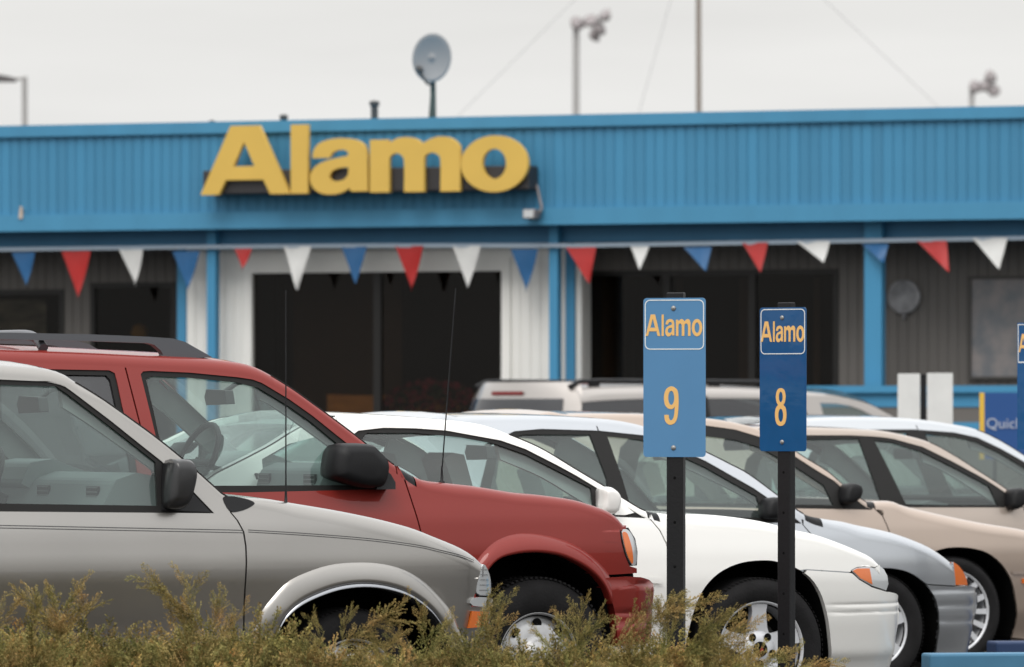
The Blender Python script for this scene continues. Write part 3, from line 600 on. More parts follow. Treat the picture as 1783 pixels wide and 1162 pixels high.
# roof rack: rail with its feet, and two cross bars
RCK = mat('rack_grey', (.085, .09, .10), .4, spec=.5)
ro = c.P([(-40, 580), (0, 580), (143, 583), (240, 587), (284, 590), (306, 596), (331, 609), (358, 623)], .14); ri = c.P([(-40, 592), (0, 592), (150, 595), (242, 598), (253, 601), (266, 611), (271, 618)], .14)
zr = [(x, c.zt(x)+.004) for x in (ri[-1][0], ro[-1][0])]
rail = [(rx+.35, c.zt(rx+.35)), (rx+.5, ro[0][1])]+ro+[(ri[-1][0], c.zt(ri[-1][0])-.01)]+ri[::-1]+[(rx+.62, ri[0][1]), (rx+.52, c.zt(rx+.5))]
for sg in (1, -1):
    b = MB(); b.prism(rail, lambda a, q, d: (a, sg*(c.y(-1.5, 1.62)+.1+d), q), -.022, .022); b.build('rack_rail', RCK, c.root, bevel=.006)
for u_ in (20, 360-260):
    x0 = c.m(u_, 590, .14)[0]; 
for x0 in (c.m(62, 590, .14)[0], c.m(62, 590, .14)[0]-.75):
    b = MB(); hw_ = abs(c.y(-1.5, 1.62))-.1
    pts = []; n = 16
    for i in range(n+1):
        t = -1+2*i/n; pts.append((x0, t*hw_, 1.752-.06*t**8))
    b.tube(pts, .022, 8); b.build('cross_bar', RCK, c.root)

# ---- 3. white coupe
WHT = paint('white_paint', (.80, .79, .755), .0, .4, .015)
c = Car('coupe', 'white two door car with five spoke wheels behind the number 9 sign', 'car', 380, 1320, TH, 1.79, PR_SEDAN, WHT, (1578, .48, .30))
T = c.P([(330, 846), (380, 822), (434, 795), (475, 773), (505, 754), (540, 736), (585, 724), (640, 722), (695, 725), (750, 729), (806, 734), (847, 741), (888, 756), (943, 780), (998, 813), (1053, 846), (1094, 872), (1125, 889)])
H = c.P([(1160, 895), (1199, 896), (1246, 897), (1300, 903), (1340, 910), (1384, 922), (1424, 931), (1464, 945), (1500, 960), (1520, 970)])
ne = c.m(1532, 982); xw0, xcow, xh0, xh1 = T[12][0], T[-1][0], H[0][0], ne[0]; rx = -3.75
c.set_top([(rx, .92), (rx+.2, 1.0), (rx+.5, 1.05)]+T+H+[ne], [(rx, .05), (T[0][0], .03), (T[5][0], .03), (T[6][0], .05), (xw0-.2, .06), (xw0+.1, .04), (xcow, .04), (xh0+.2, .08), (xh1, .04)])
common(c, dict(roof=(T[6][0], xw0), cowl=xcow, hoodback=xh0-.04, hoodfront=xh1-.004, rear=(T[0][0], 0), trunk=rx+.08, hcrown=.012, wcrown=.06))
gap = c.P([(1133, 896), (1132, 904), (1149, 924), (1160, 946), (1172, 990), (1177, 1040), (1178, 1120)])
arch = c.P([(1199, 1098), (1207, 1068), (1221, 1033), (1242, 1006), (1269, 988), (1301, 978), (1340, 976), (1362, 981), (1384, 988), (1411, 1006), (1429, 1033), (1440, 1068), (1446, 1109), (1447, 1165)])
arch = [(arch[0][0]-.02, .27)]+cr(arch, 3)
win_o = c.P([(560, 850), (575, 800), (604, 765), (624, 750), (668, 745), (723, 746), (778, 750), (833, 760), (872, 767), (915, 782), (970, 810), (1025, 840), (1075, 868), (1100, 884), (1130, 903), (1089, 901), (900, 890), (700, 882)])
gl1 = c.P([(600, 845), (616, 785), (640, 754), (723, 754), (806, 762), (860, 772), (915, 791), (970, 819), (1030, 850), (1036, 886), (900, 881), (700, 874)])
qo = c.P([(456, 800), (503, 773), (555, 760), (585, 758), (596, 762), (575, 792), (552, 850), (460, 850)])
gx0 = gap[0][0]; RK = .22
side = [(rx, .3), (rx, .85)]+c.top(rx+.1, gx0-.004)+sh(gap, -.0035)+[(gap[-1][0]-.0035, RK)]+[(-2.33, RK)]+circ(-2.72, .34, .37, -10, 190)+[(-3.2, .3)]
xg = c.m(585, 800)[0]
c.sheet(['door', 'quarter_panel'], side, [win_o, qo], cuts=[((xg-.02, .2), (xg+.0, .95))] if False else [])
nose_p = c.P([(1549, 1031), (1560, 1034), (1572, 1040), (1577, 1050), (1578, 1074), (1572, 1109), (1564, 1136), (1560, 1162), (1552, 1190)])
seam = c.P([(1404, 992), (1481, 997)]); KA = min(range(len(arch)), key=lambda i: abs(arch[i][0]-seam[0][0])+abs(arch[i][1]-seam[0][1]))
fend = sh(gap[::-1], .0035)+c.top(gx0+.01, xh1-.006)+c.P([(1532, 984), (1505, 986), (1491, 988), (1482, 993)])+[(seam[1][0], seam[1][1]+.002), (seam[0][0], seam[0][1]+.002)]+arch[:KA][::-1]+[(gap[-1][0]+.0035, .27)]
c.sheet(['fender'], fend)
hl = c.P([(1482, 993), (1491, 988), (1505, 986), (1532, 984), (1540, 991), (1546, 1003), (1548, 1018), (1544, 1030), (1518, 1021), (1496, 1008)])
bum = [(seam[0][0]+.004, seam[0][1]-.003), (seam[1][0], seam[1][1]-.003)]+c.P([(1484, 999), (1496, 1010), (1518, 1023), (1544, 1031)])+nose_p+arch[KA:][::-1]
def ribs(X, Z): return sum(.0045*math.exp(-((Z-z_)/.007)**2) for z_ in (.495, .53))*min(1, max(0, (X-.35)/.1))+(.012*(1/(1+math.exp(-(.28-Z)/.01)))-0)
c.sheet(['front_bumper'], bum, rim=.03, step=(.06, .012), extra=ribs)
c.sheet(['headlight_bezel'], hl, off=.008, m=RUB, rim=.03)
hs = [(x*.97+.03*sum(p[0] for p in hl)/10, z*.94+.06*sum(p[1] for p in hl)/10) for x, z in hl]
c.lamp(hs, LEN, off=.002, smooth=False)
c.lamp(c.P([(1485, 994), (1493, 990), (1514, 990), (1519, 1018), (1498, 1007)]), ORG, 'turn_signal', off=-.001, smooth=False)
c.nosecap('bumper_face', nose_p, WHT, .03)
c.sheet(['window_seal'], win_o, [gl1], off=.006, m=RUB); c.sheet(['window'], gl1, off=.014, m=GL, rim=0); c.sheet(['quarter_window'], qo, off=.010, m=GL, rim=0)
c.inner(side, [win_o, qo], xw0, xcow, TRIM); c.sheet(['mirror_base'], c.P([(1078, 874), (1090, 882), (1104, 893), (1089, 897), (1070, 897)]), off=-.002, m=WHT, rim=.02)
c.door_mirror(c.P([(1034, 850), (1046, 848), (1059, 856), (1067, 869), (1068, 890), (1059, 896), (1041, 893), (1037, 868)]), .11, WHT, .07)
c.strip('side_moulding', c.P([(1095, 1012), (1125, 1010), (1150, 1011)]), .028, off=-.012, m=WHT)
c.well([(arch[0][0], .12)]+sh(arch[1:-1], 0, .004)+[(arch[-1][0]+.005, .12)])
wx, wz = c.m(1321, 1131); c.wheel(wx+.005, .33, .219, 'five', .215, yin=.02, z=.33); c.wheel(-2.72, .33, .219, 'five', .215, yin=.02); c.well([(-2.34, .2)]+circ(-2.72, .34, .375, 0, 180)+[(-3.1, .2)])
c.under(-3.6, -.40, .2, .6); c.under(-.5, .44, .45, .64, .45)
c.nosecap('rear_panel', [(rx+.08, .86), (rx, .85), (rx, .3)], WHT, -.1)
c.cabin(xcow-.62, c.m(745, 806, .52)[0]+.17, .25, .93, 1.235, rear=-2.45, seat=mat('seat_grey', (.20, .215, .21), .85)); mi_ = c.m(828, 788, .75); c.mirror_in(*mi_)
w0 = c.m(1150, 893); b = MB(); b.tube([(w0[0], -.55, w0[1]+.0), (w0[0]-.05, -.3, w0[1]+.04), (w0[0]-.1, -.05, w0[1]+.06)], .009, 6); b.build('wiper', BLK, c.root)

# ---- generic four door sedans behind
def sedan(name, label, s, u0, paintm, T, H, ne, win_o, glasses, gap, arch, nose_p, lensP=None, seamP=None, wheel=None, mirror=None, RK=.22, xw=None, W=1.74, seat=TRIM, rx=-3.7, cutx=None, top0=None, hb=0, wst='six', Rt=.30, Rr=.19, noseb=(1713, .42, .27), wc=None, th=TH, trim=TRIM, closed=True, mir_in=None):
    c = Car(name, label, 'car', s, u0, th, W, PR_SEDAN, paintm, noseb)
    T = c.P(T); H = c.P(H); ne = c.m(*ne); xw0, xcow, xh0, xh1 = T[xw][0], T[-1][0], H[0][0], ne[0]
    c.set_top([(rx, .90), (rx+.2, .98), (rx+.65, 1.02)]+([(rx+1.2, 1.28)] if T[0][0] > rx+1.6 else [])+T+H+[ne], [(rx, .05), (T[1][0], .05), (xw0-.2, .05), (xw0+.1, .035), (xcow, .035), (xh0+.2, .08), (xh1, .05)])
    common(c, dict(roof=(max(T[0][0], rx+1.25), xw0), cowl=xcow, hoodback=xh0-.03, hoodfront=xh1-.004, rear=(rx+.7, 0), trunk=rx+.08, hcrown=.012, wcrown=.05, trim=trim))
    gap = c.P(gap); arch = cr(c.P(arch), 3); win_o = c.P(win_o); gs = [c.P(g) for g in glasses]; gx0 = gap[0][0]
    arch = [(arch[0][0]-.02, RK+.03)]+arch
    side = [(rx, .3), (rx, .84)]+c.top(rx+.1, gx0-.004)+sh(gap, -.0035)+[(gap[-1][0]-.0035, RK), (-2.28, RK)]+circ(-2.66, .32, .35, -10, 190)+[(-3.1, .3)]
    cuts = []
    if cutx: a, b_ = c.m(*cutx[0]), c.m(*cutx[1]); cuts = [(a, b_)]
    c.sheet(['front_door', 'rear_door'], side, [win_o], cuts=cuts)
    c.inner(side, [win_o], xw0, xcow, trim); c.sheet(['window_seal'], win_o, gs, off=.004, m=RUB)
    for g in gs: c.sheet(['window'], g, off=.012, m=GL, rim=0)
    npx = nose_p; nose_p = c.P(nose_p)
    if seamP:
        sm = c.P(seamP)
        k = min(range(len(arch)), key=lambda i: abs(arch[i][0]-sm[0][0])+abs(arch[i][1]-sm[0][1]))
        lens = c.P(lensP) if lensP else []
        fend = sh(gap[::-1], .0035)+c.top(gx0+.01, xh1-.004)+([lens[0], lens[-1]] if lens else [])+[(sm[1][0], sm[1][1]+.003), (sm[0][0], sm[0][1]+.003)]+arch[:k][::-1]+[(gap[-1][0]+.0035, RK+.02)]
        bum = [(sm[0][0]+.003, sm[0][1]-.003), (sm[1][0], sm[1][1]-.003)]+nose_p+arch[k:][::-1]
        c.sheet(['fender'], fend); c.sheet(['front_bumper'], bum, rim=.03, step=(.06, .02), extra=lambda X, Z: .004*math.exp(-((Z-.42)/.016)**2)+.004*math.exp(-((Z-.34)/.016)**2)+.004*math.exp(-((Z-.50)/.016)**2))
        if lens: c.lamp(lens, ORG, 'turn_signal', off=.0, smooth=False)
        c.nosecap('bumper_face', nose_p, None, .03); c.nosecap('hood_edge', [ne, (sm[1][0]+.02, sm[1][1])], None, .06)
    else:
        fend = sh(gap[::-1], .0035)+c.top(gx0+.01, xh1-.004)+nose_p+arch[::-1]+[(gap[-1][0]+.0035, RK+.02)]
        c.sheet(['fender'], fend); c.nosecap('bumper_face', [ne]+nose_p, None, .08)
    c.well([(arch[0][0], .12)]+arch[1:]+[(arch[-1][0]+.005, .12)])
    wx = c.m(*wc)[0] if wc else 0
    c.wheel(wx, Rt, Rr, wst, .19, yin=.03); c.wheel(-2.66, Rt, Rr, wst, .19, yin=.03); c.well([(-2.3, .2)]+circ(-2.66, .32, .355, 0, 180)+[(-3.02, .2)])
    c.under(-3.5, -.38, .2, .58); c.under(-.5, .36, .42, .62, .42); c.nosecap('rear_panel', [(rx+.08, .85), (rx, .84), (rx, .3)], None, -.1)
    if mirror: c.door_mirror(c.P(mirror), .12, BLK, .08)
    c.cabin(xcow-.6, -1.5, .25, .90, 1.15, rear=-2.3, seat=seat)
    if mir_in: c.mirror_in(*c.m(mir_in[0], mir_in[1], .75))
    return c
SIL2 = paint('cool_silver_paint', (.44, .46, .485), .75, .30)
sedan('sedan', 'cool silver sedan with amber corner lens, directly behind the white two door car', 338, 1520, SIL2,
  [(742, 731), (800, 726), (860, 724), (943, 724), (1030, 728), (1075, 732), (1119, 741), (1165, 757), (1229, 786), (1273, 808), (1303, 824), (1355, 862), (1400, 894)],
  [(1440, 904), (1470, 908), (1496, 914), (1540, 923), (1572, 932), (1613, 948), (1639, 963), (1655, 975)], (1661, 980),
  [(820, 905), (850, 790), (872, 762), (896, 751), (943, 747), (1042, 750), (1119, 758), (1160, 772), (1229, 803), (1273, 828), (1312, 850), (1360, 883), (1396, 912), (1200, 906)],
  [[(845, 893), (866, 800), (890, 764), (912, 757), (1028, 757), (1057, 833), (1064, 896)], [(1058, 760), (1116, 766), (1158, 781), (1229, 814), (1273, 839), (1318, 864), (1330, 902), (1205, 899), (1102, 896), (1085, 836)]],
  [(1398, 914), (1412, 930), (1425, 960), (1432, 1000), (1434, 1100)],
  [(1432, 1130), (1434, 1080), (1445, 1040), (1468, 1010), (1500, 994), (1537, 989), (1572, 993), (1599, 1006), (1621, 1028), (1634, 1058), (1636, 1095), (1631, 1135)],
  [(1685, 1020), (1701, 1024), (1711, 1033), (1713, 1047), (1709, 1068), (1700, 1100), (1688, 1133), (1680, 1150)],
  lensP=[(1660, 979), (1668, 984), (1677, 995), (1683, 1009), (1685, 1019), (1664, 1019)], seamP=[(1614, 1018), (1664, 1021)],
  mirror=[(1322, 872), (1332, 866), (1350, 868), (1360, 882), (1358, 900), (1330, 904), (1322, 895)], xw=7, cutx=((1040, 745), (1078, 850)), wc=(1520, 1102), mir_in=(1150, 790))
GOLD = paint('beige_metallic_paint', (.42, .335, .275), .5, .4)
c = sedan('sedan', 'beige car with multi spoke wheel, its hood running out of frame', 313, 1656, GOLD,
  [(930, 727), (992, 722), (1060, 720), (1119, 721), (1180, 723), (1229, 728), (1273, 734), (1323, 747), (1360, 768), (1397, 793), (1441, 820), (1468, 843), (1508, 873)],
  [(1530, 873), (1556, 873), (1580, 881), (1647, 897), (1716, 911), (1783, 922), (1840, 938), (1880, 955)], (1895, 968),
  [(1060, 880), (1080, 780), (1110, 748), (1170, 738), (1229, 741), (1280, 748), (1323, 761), (1386, 796), (1420, 818), (1457, 840), (1490, 865), (1518, 888), (1405, 886)],
  [[(1095, 875), (1115, 790), (1140, 765), (1170, 758), (1229, 760), (1280, 766), (1320, 778), (1386, 813), (1435, 845), (1452, 880), (1400, 879)]],
  [(1520, 884), (1537, 899), (1548, 924), (1556, 960), (1560, 1000), (1562, 1100)],
  [(1566, 1130), (1568, 1060), (1578, 1010), (1600, 975), (1637, 957), (1666, 953), (1693, 955), (1720, 963), (1744, 982), (1761, 1009), (1769, 1042), (1771, 1082), (1763, 1110)],
  [(1905, 1000), (1925, 1010), (1930, 1050), (1915, 1110), (1900, 1130)],
  mirror=[(1460, 848), (1470, 841), (1484, 846), (1488, 862), (1480, 876), (1462, 876)], xw=7, wst='multi', wc=(1656, 1077), Rt=.31, Rr=.228, seat=TAN, noseb=(1932, .42, .27), trim=TAN, mir_in=(1270, 774))
c.strip('side_moulding', c.P([(1762, 997), (1800, 997), (1860, 999)]), .02, off=-.01); c.lamp(c.P([(1779, 1008), (1800, 1008), (1800, 1016), (1779, 1016)]), ORG, 'side_marker', off=-.008, smooth=False)
GOLD2 = paint('pale_beige_metallic_paint', (.40, .335, .285), .5, .4)
sedan('sedan', 'beige four door sedan with wide black door pillar, behind the car with multi spoke wheel', 292, 1870, GOLD2,
  [(1180, 752), (1240, 746), (1320, 743), (1405, 744), (1441, 745), (1496, 747), (1537, 750), (1578, 758), (1620, 770), (1661, 792), (1702, 818), (1744, 845), (1783, 872)],
  [(1810, 885), (1850, 892), (1900, 902), (1960, 920), (2000, 938), (2040, 960)], (2055, 972),
  [(1280, 880), (1300, 800), (1340, 762), (1405, 758), (1501, 758), (1551, 763), (1606, 778), (1661, 805), (1716, 835), (1744, 853), (1782, 884), (1600, 884)],
  [[(1305, 872), (1325, 800), (1352, 770), (1405, 765), (1496, 764), (1532, 866), (1536, 876)], [(1523, 767), (1551, 770), (1606, 787), (1661, 814), (1722, 846), (1738, 880), (1650, 880), (1578, 878), (1572, 866)]],
  [(1784, 890), (1795, 920), (1802, 960), (1804, 1060)],
  [(1785, 1100), (1790, 1030), (1810, 985), (1840, 963), (1872, 957), (1905, 963), (1935, 985), (1955, 1030), (1960, 1100)],
  [(2065, 1000), (2085, 1010), (2088, 1060), (2070, 1110)],
  mirror=[(1749, 856), (1757, 850), (1770, 852), (1776, 868), (1770, 884), (1752, 886)], xw=8, cutx=((1512, 750), (1552, 870)), wc=(1872, 1060), noseb=(2090, .42, .27), mir_in=(1570, 790))
sedan('sedan', 'pale silver sedan, farthest of the row, its roof just below the blue railing', 273, 1975, paint('light_silver_paint', (.50, .52, .54), .7, .38),
  [(1260, 745), (1303, 738), (1350, 732), (1402, 729), (1468, 726), (1551, 727), (1606, 731), (1661, 739), (1702, 748), (1744, 768), (1783, 792), (1830, 822), (1880, 856)],
  [(1915, 868), (1960, 880), (2010, 896), (2060, 915), (2110, 940)], (2130, 955),
  [(1380, 870), (1410, 790), (1440, 755), (1510, 748), (1592, 748), (1661, 753), (1702, 762), (1744, 782), (1783, 804), (1830, 836), (1875, 868), (1700, 872)],
  [[(1400, 862), (1425, 795), (1450, 762), (1510, 755), (1580, 755), (1622, 862)], [(1611, 756), (1661, 761), (1700, 769), (1742, 789), (1783, 814), (1835, 850), (1845, 864), (1660, 864)]],
  [(1885, 872), (1895, 900), (1902, 940), (1904, 1040)],
  [(1885, 1080), (1890, 1020), (1910, 975), (1940, 953), (1972, 948), (2005, 953), (2035, 975), (2050, 1020), (2055, 1080)],
  [(2140, 985), (2160, 995), (2162, 1040), (2145, 1090)],
  mirror=[(1846, 846), (1854, 840), (1866, 842), (1872, 858), (1866, 870), (1850, 872)], xw=8, cutx=((1597, 745), (1640, 860)), wc=(1972, 1042), noseb=(2164, .42, .27))

# ---- minivan
MVP = paint('champagne_paint', (.40, .37, .345), .5, .4)
PR_VAN = [(0, .1), (.3, .02), (.6, 0), (.8, .01), (.95, .03), (1.1, .06), (1.4, .12), (1.6, .17), (1.8, .26), (2.2, .5)]
c = Car('minivan', 'champagne minivan with black roof rails and tinted side glass, nearest the building', 'minivan', 208, 1460, 36, 1.83, PR_VAN, MVP, (1.15, .5, .4), group='', tail=(-2.9, .45, .10))
c.root.pop('group', None) if 'group' in c.root else None
T = c.P([(1005, 676), (1030, 672), (1119, 670), (1229, 672), (1323, 675), (1402, 682), (1440, 686), (1468, 691), (1510, 702), (1537, 715), (1565, 733)])
rx = c.m(992, 690)[0]
xw0 = T[6][0]; xcow = T[-1][0]
c.set_top([(rx-.05, 1.55), (rx+.02, 1.60)]+T+[(xcow+.12, 1.16), (xcow+.6, 1.08), (xcow+.95, .95)], [(rx, .15), (xw0-.6, .10), (xw0, .03), (xw0+.1, .02), (xcow, .02), (xcow+.3, .09)])
hx = xcow+.9
c.deck('hood', xcow+.13, hx, .03); c.deck('roof', rx+.10, xw0, .03); c.liner(rx+.15, xw0-.02); c.pillars('windshield_pillar', xw0-.0005, xcow, .02); c.screen('windshield', xw0+.01, xcow+.06, .1, 4.5, .012)
w1 = c.P([(1012, 722), (1013, 706), (1019, 697), (1030, 691), (1053, 687), (1119, 686), (1229, 687), (1323, 690), (1390, 694), (1398, 700), (1408, 728), (1409, 760), (1020, 756)])
w2 = c.P([(1428, 702), (1457, 703), (1480, 707), (1500, 714), (1524, 727), (1540, 745), (1546, 758), (1442, 760)])
RK = .28
xo = lambda z: .15*max(0, (z-.95)/.7)**1.3
side = [(rx, .4), (rx, .95)]+[(rx+xo(z), z) for z in (1.1, 1.25, 1.4, 1.52)]+c.top(rx+.14, hx)+[(hx+.03, .8), (hx+.08, .5), (hx+.02, .28), (.42, .28)]+circ(0, .34, .38, -8, 188)+[(-.42, RK), (-2.62, RK)]+circ(-3.0, .34, .38, -8, 188)+[(rx, .35)]
c.sheet(['side_panel'], side, [w1, w2]); c.sheet(['side_window'], w1, off=.006, m=GLD, rim=0); c.sheet(['front_window'], w2, off=.008, m=GL, rim=0)
for u_ in (1120+108, 1360): 
    p = c.m(u_, 690); q = c.m(u_+8, 740); c.sheet(['window_divider'], [(p[0]-.02, p[1]), (p[0]+.02, p[1]), (q[0]+.02, q[1]), (q[0]-.02, q[1])], off=-.001, m=BLK, rim=0)
# rear face with glass, built across the tail
def tail_face(name, zs, yk, m, dx=0, x_of=lambda z: 0, n=12):
    b = MB(); vs = []
    for z in zs:
        dz_ = min(1, max(0, (z-(1.69-.15))/.15)); y0 = (c.y(rx, min(z, 1.56))+.15*(1-math.sqrt(1-dz_*dz_)))*yk
        for k in range(n+1):
            t = -1+2*k/n; vs.append((rx+x_of(z)-dx-.22*(1-abs(t*yk)**3), y0*-t, z))
    b.add(vs, [(i*(n+1)+k, i*(n+1)+k+1, (i+1)*(n+1)+k+1, (i+1)*(n+1)+k) for i in range(len(zs)-1) for k in range(n)], 0, True); return b.build(name, m, c.root)
tail_face('tailgate', [.35, .6, .9, 1.1, 1.2, 1.3, 1.4, 1.5, 1.58, 1.63, 1.665, 1.68], 1.0, MVP, 0, lambda z: xo(z)-.0)
tail_face('rear_window', list(np.linspace(1.16, 1.545, 8)), .84, GLD, .012, xo); tail_face('high_brake_light', [1.575, 1.605], .3, mat('brake_red', (.16, .012, .012), .5, spec=.2), .012, xo)
b = MB(); b.tube([(rx-.15, -.25, 1.19), (rx-.12, .2, 1.33)], .008, 6); b.build('rear_wiper', BLK, c.root)
for sg in (1, -1):
    ym = abs(c.y(-1.5, 1.62))-.08; b = MB(); z_ = c.m(1119, 664, .1)[1]; xa = c.m(998, 670)[0]; xb_ = c.m(1395, 675)[0]
    b.tube([(xa, sg*ym, z_-.05), (xa+.10, sg*ym, z_-.005), (xa+.3, sg*ym, z_), (xb_-.4, sg*ym, z_-.005), (xb_-.1, sg*ym, z_-.03), (xb_, sg*ym, z_-.08)], .020, 8)
    for k in range(4): x_ = xa+.25+k*(xb_-xa-.5)/3; b.box(x_-.05, x_+.05, sg*ym-.015, sg*ym+.015, z_-.05, z_)
    b.build('roof_rail', BLK, c.root)
c.wheel(0, .33, .2, 'six', .2, yin=.03); c.wheel(-3.0, .33, .2, 'six', .2, yin=.03); c.well([(.4, .2)]+circ(0, .34, .385, 0, 180)+[(-.4, .2)]); c.well([(-2.6, .2)]+circ(-3, .34, .385, 0, 180)+[(-3.4, .2)])
c.under(rx+.1, hx-.1, .45, .7, .42); c.nosecap('front_panel', [(hx, .95), (hx+.03, .8), (hx+.08, .5), (hx+.02, .28)], MVP, .15)
c.cabin(.25, -.75, .45, 1.12, 1.4, rear=-2.0, seat=TRIM)

# ------------------------------------------------------------ number signs
POST = mat('sign_post_black', (.007, .007, .008), .5, spec=.3, bump=.1, bscale=80)
SGNB = mat('sign_blue_sky_sheen', (.075, .215, .40), .42, spec=.5, noise=.03, nscale=5)  # base blue lightened to carry the sky sheen on the plate
SGND = mat('sign_blue_dark_reflection', (.009, .075, .205), .07, spec=.45, coat=0, coatr=.01, noise=.05, nscale=9, bump=.12, bscale=9)  # same sign blue, its dark reflection put into the base colour
YEL = mat('sign_yellow', (.78, .46, .15), .5); WHL = mat('sign_white_line', (.72, .74, .72), .5)
def number_sign(u, s, rot, num, plate_w, plate_m, label, yel=YEL,  lt=(547, 586), textpx=(0.03, .955), nrange=(673, 740), pw=.07, vtop=519, vbot=796, vline=609, cxn=.47):
    d = FPX/s; p = px(u, 0, d); r = empty('number_sign', (p.x, p.y, 0), rot); tag(r, label, 'sign', 'numbered stall signs on black posts')
    Z = lambda v: HC-(v-YH)/s; zt, zb_ = Z(vtop), Z(vbot); w_ = plate_w
    f = lambda a, q, dd: (a, dd, q)
    def rr(x0, x1, z0, z1, rad, n=6):
        return [(cx+rad*math.cos(R(a)), cz+rad*math.sin(R(a))) for cx, cz, a0 in ((x1-rad, z0+rad, -90), (x1-rad, z1-rad, 0), (x0+rad, z1-rad, 90), (x0+rad, z0+rad, 180)) for a in [a0+90*k/n for k in range(n+1)]]
    b = MB(); b.prism(rr(-w_/2, w_/2, zb_, zt, .014), f, -.0015, .0015); b.build('plate', plate_m, r)
    x0, x1 = -w_/2+.006, w_/2-.006; z1 = zt-.007; z0 = Z(vline)
    b = MB(); b.prism(rr(x0, x1, z0, z1, .022), f, -.0028, -.0012, 0, [rr(x0+.004, x1-.004, z0+.004, z1-.004, .018)]); b.build('border', WHL, r)
    word('Alamo', -w_/2+textpx[0]*w_, -w_/2+textpx[1]*w_, Z(lt[1]), Z(lt[0]), f, -.0030, -.0012, yel, r, thin=.0017, gk=.03)
    h = Z(nrange[0])-Z(nrange[1]); o, hs = GLY[num][1:]; k = .92; xc = -w_/2+cxn*w_-.205*h*k
    for q in (0,):
        b = MB(); b.prism([(xc+a*h*k*1.0, Z(nrange[1])+c_*h) for a, c_ in o], f, -.0030, -.0012, 0, [[(xc+a*h*k, Z(nrange[1])+c_*h) for a, c_ in q_] for q_ in hs]); b.build('digit', yel, r)
    b = MB(); b.box(-pw/2, pw/2, .004, .004+pw*.6, 0, zt+.022); po = b.build('post', POST, r, bevel=.004)
    for i in range(16):
        b = MB(); zz_ = .25+i*.06; b.lathe([(.006, 0), (.001, -.0004)], (-pw*.22 if False else 0, .0034, zz_), 12); b.build('post_hole', VOID, po) if zz_ < zb_-.03 and i % 3 == 0 else None
    for zz_ in (Z(vtop+18), Z(vbot-16)):
        b = MB(); b.lathe([(.0105, -.002), (.0095, -.005), (.005, -.0075), (.001, -.008)], (-.004, 0, zz_), 14); b.build('bolt', mat('bolt_zinc', (.30, .30, .29), .45, metal=.6), r)
    return r
number_sign(1174.5, 430, R(-16), '9', .260, SGNB, 'satin blue parking sign, sky sheen painted in, with yellow number 9 on a black post', cxn=.45)
number_sign(1363.5, 391, R(-39), '8', .258, SGND, 'glossy blue parking sign, dark reflection painted in, with yellow number 8 on a black post', lt=(559, 596), nrange=(676, 742), vtop=535.5, vbot=786, vline=617, textpx=(.02, .97), cxn=.46)
number_sign(1805, 291, R(-16), '8', .29, SGND, 'blue parking sign cut off by the right edge of the photo', lt=(582, 614), nrange=(684, 740), vtop=562, vbot=783, vline=631, cxn=.47) if False else None
d3 = FPX/340; p3 = px(1806, 0, d3); r3 = empty('number_sign', (p3.x, p3.y, 0), R(-16)); tag(r3, 'blue parking sign cut off by the right edge, only its left part in view', 'sign', 'numbered stall signs on black posts')
b = MB(); Z3 = lambda v: HC-(v-YH)/340
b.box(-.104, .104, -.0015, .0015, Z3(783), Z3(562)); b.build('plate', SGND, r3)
b = MB(); b.box(-.1, .1, -.003, -.0012, Z3(632), Z3(630)); b.box(-.1, -.0965, -.003, -.0012, Z3(630), Z3(566)); b.box(-.1, .1, -.003, -.0012, Z3(566), Z3(564.7)); b.build('border', WHL, r3)
word('Alamo', -.098, .096, Z3(614), Z3(581), lambda a, q, d: (a, d, q), -.003, -.0012, YEL, r3, thin=.0017, gk=.03)
b = MB(); b.box(-.035, .035, .004, .05, 0, Z3(560)); b.build('post', POST, r3)

# blue painted kerb rail at lower right
b = MB(); pk = px(1612, 0, 31.6); zt_ = HC-(1139-YH)/FPX*31.6
o = empty('parking_barrier', (pk.x, pk.y, 0), R(12)); tag(o, 'low sky blue painted barrier at the lower right corner beside the white coupe', 'barrier')
b.box(.02, 3.6, 0, .16, 0, zt_); b.build('beam', mat('kerb_blue', (.05, .17, .28), .6, noise=.08), o, bevel=.012)
b = MB(); pk = px(1735, 0, 36.2); o = empty('parking_barrier', (pk.x, pk.y, 0), R(12)); tag(o, 'low dark blue barrier behind the sky blue one at the right edge', 'barrier')
b.box(0, 3, 0, .2, 0, HC-(1118-YH)/FPX*36.2); b.build('beam', mat('kerb_navy', (.012, .035, .10), .6), o, bevel=.012)

# ------------------------------------------------------------ building
BT = R(-24); BD = 63.5
B0 = np.array((0.0, BD)); bh = np.array((math.cos(BT), math.sin(BT))); bn = np.array((-math.sin(BT), math.cos(BT)))
def BP(u, v, off=0):
    ray = np.array(((u-CX)/FPX, 1.0)); P0 = B0+bn*off; t = P0.dot(bn)/ray.dot(bn); return (ray*t-B0).dot(bh), HC-(v-YH)/FPX*t
BR = empty('rental_office', (0, BD, 0), BT); tag(BR, 'long low blue rental office with ribbed fascia, white middle bay and shaded porches', 'building')
def bpnt(name, col, noise=.06, rough=.6): return mat(name, col, rough, noise=noise, nscale=3, bump=.15, bscale=30, stretch=(1, 1, .3))
BLU = bpnt('fascia_blue', (.046, .222, .385)); BLU2 = bpnt('trim_blue', (.054, .243, .41)); BLUP = bpnt('post_blue', (.05, .25, .44))
t_ = BLU.node_tree; oi = t_.nodes.new('ShaderNodeObjectInfo'); mr_ = t_.nodes.new('ShaderNodeMapRange'); mr_.inputs[3].default_value = .92; mr_.inputs[4].default_value = 1.07; t_.links.new(oi.outputs['Random'], mr_.inputs[0])
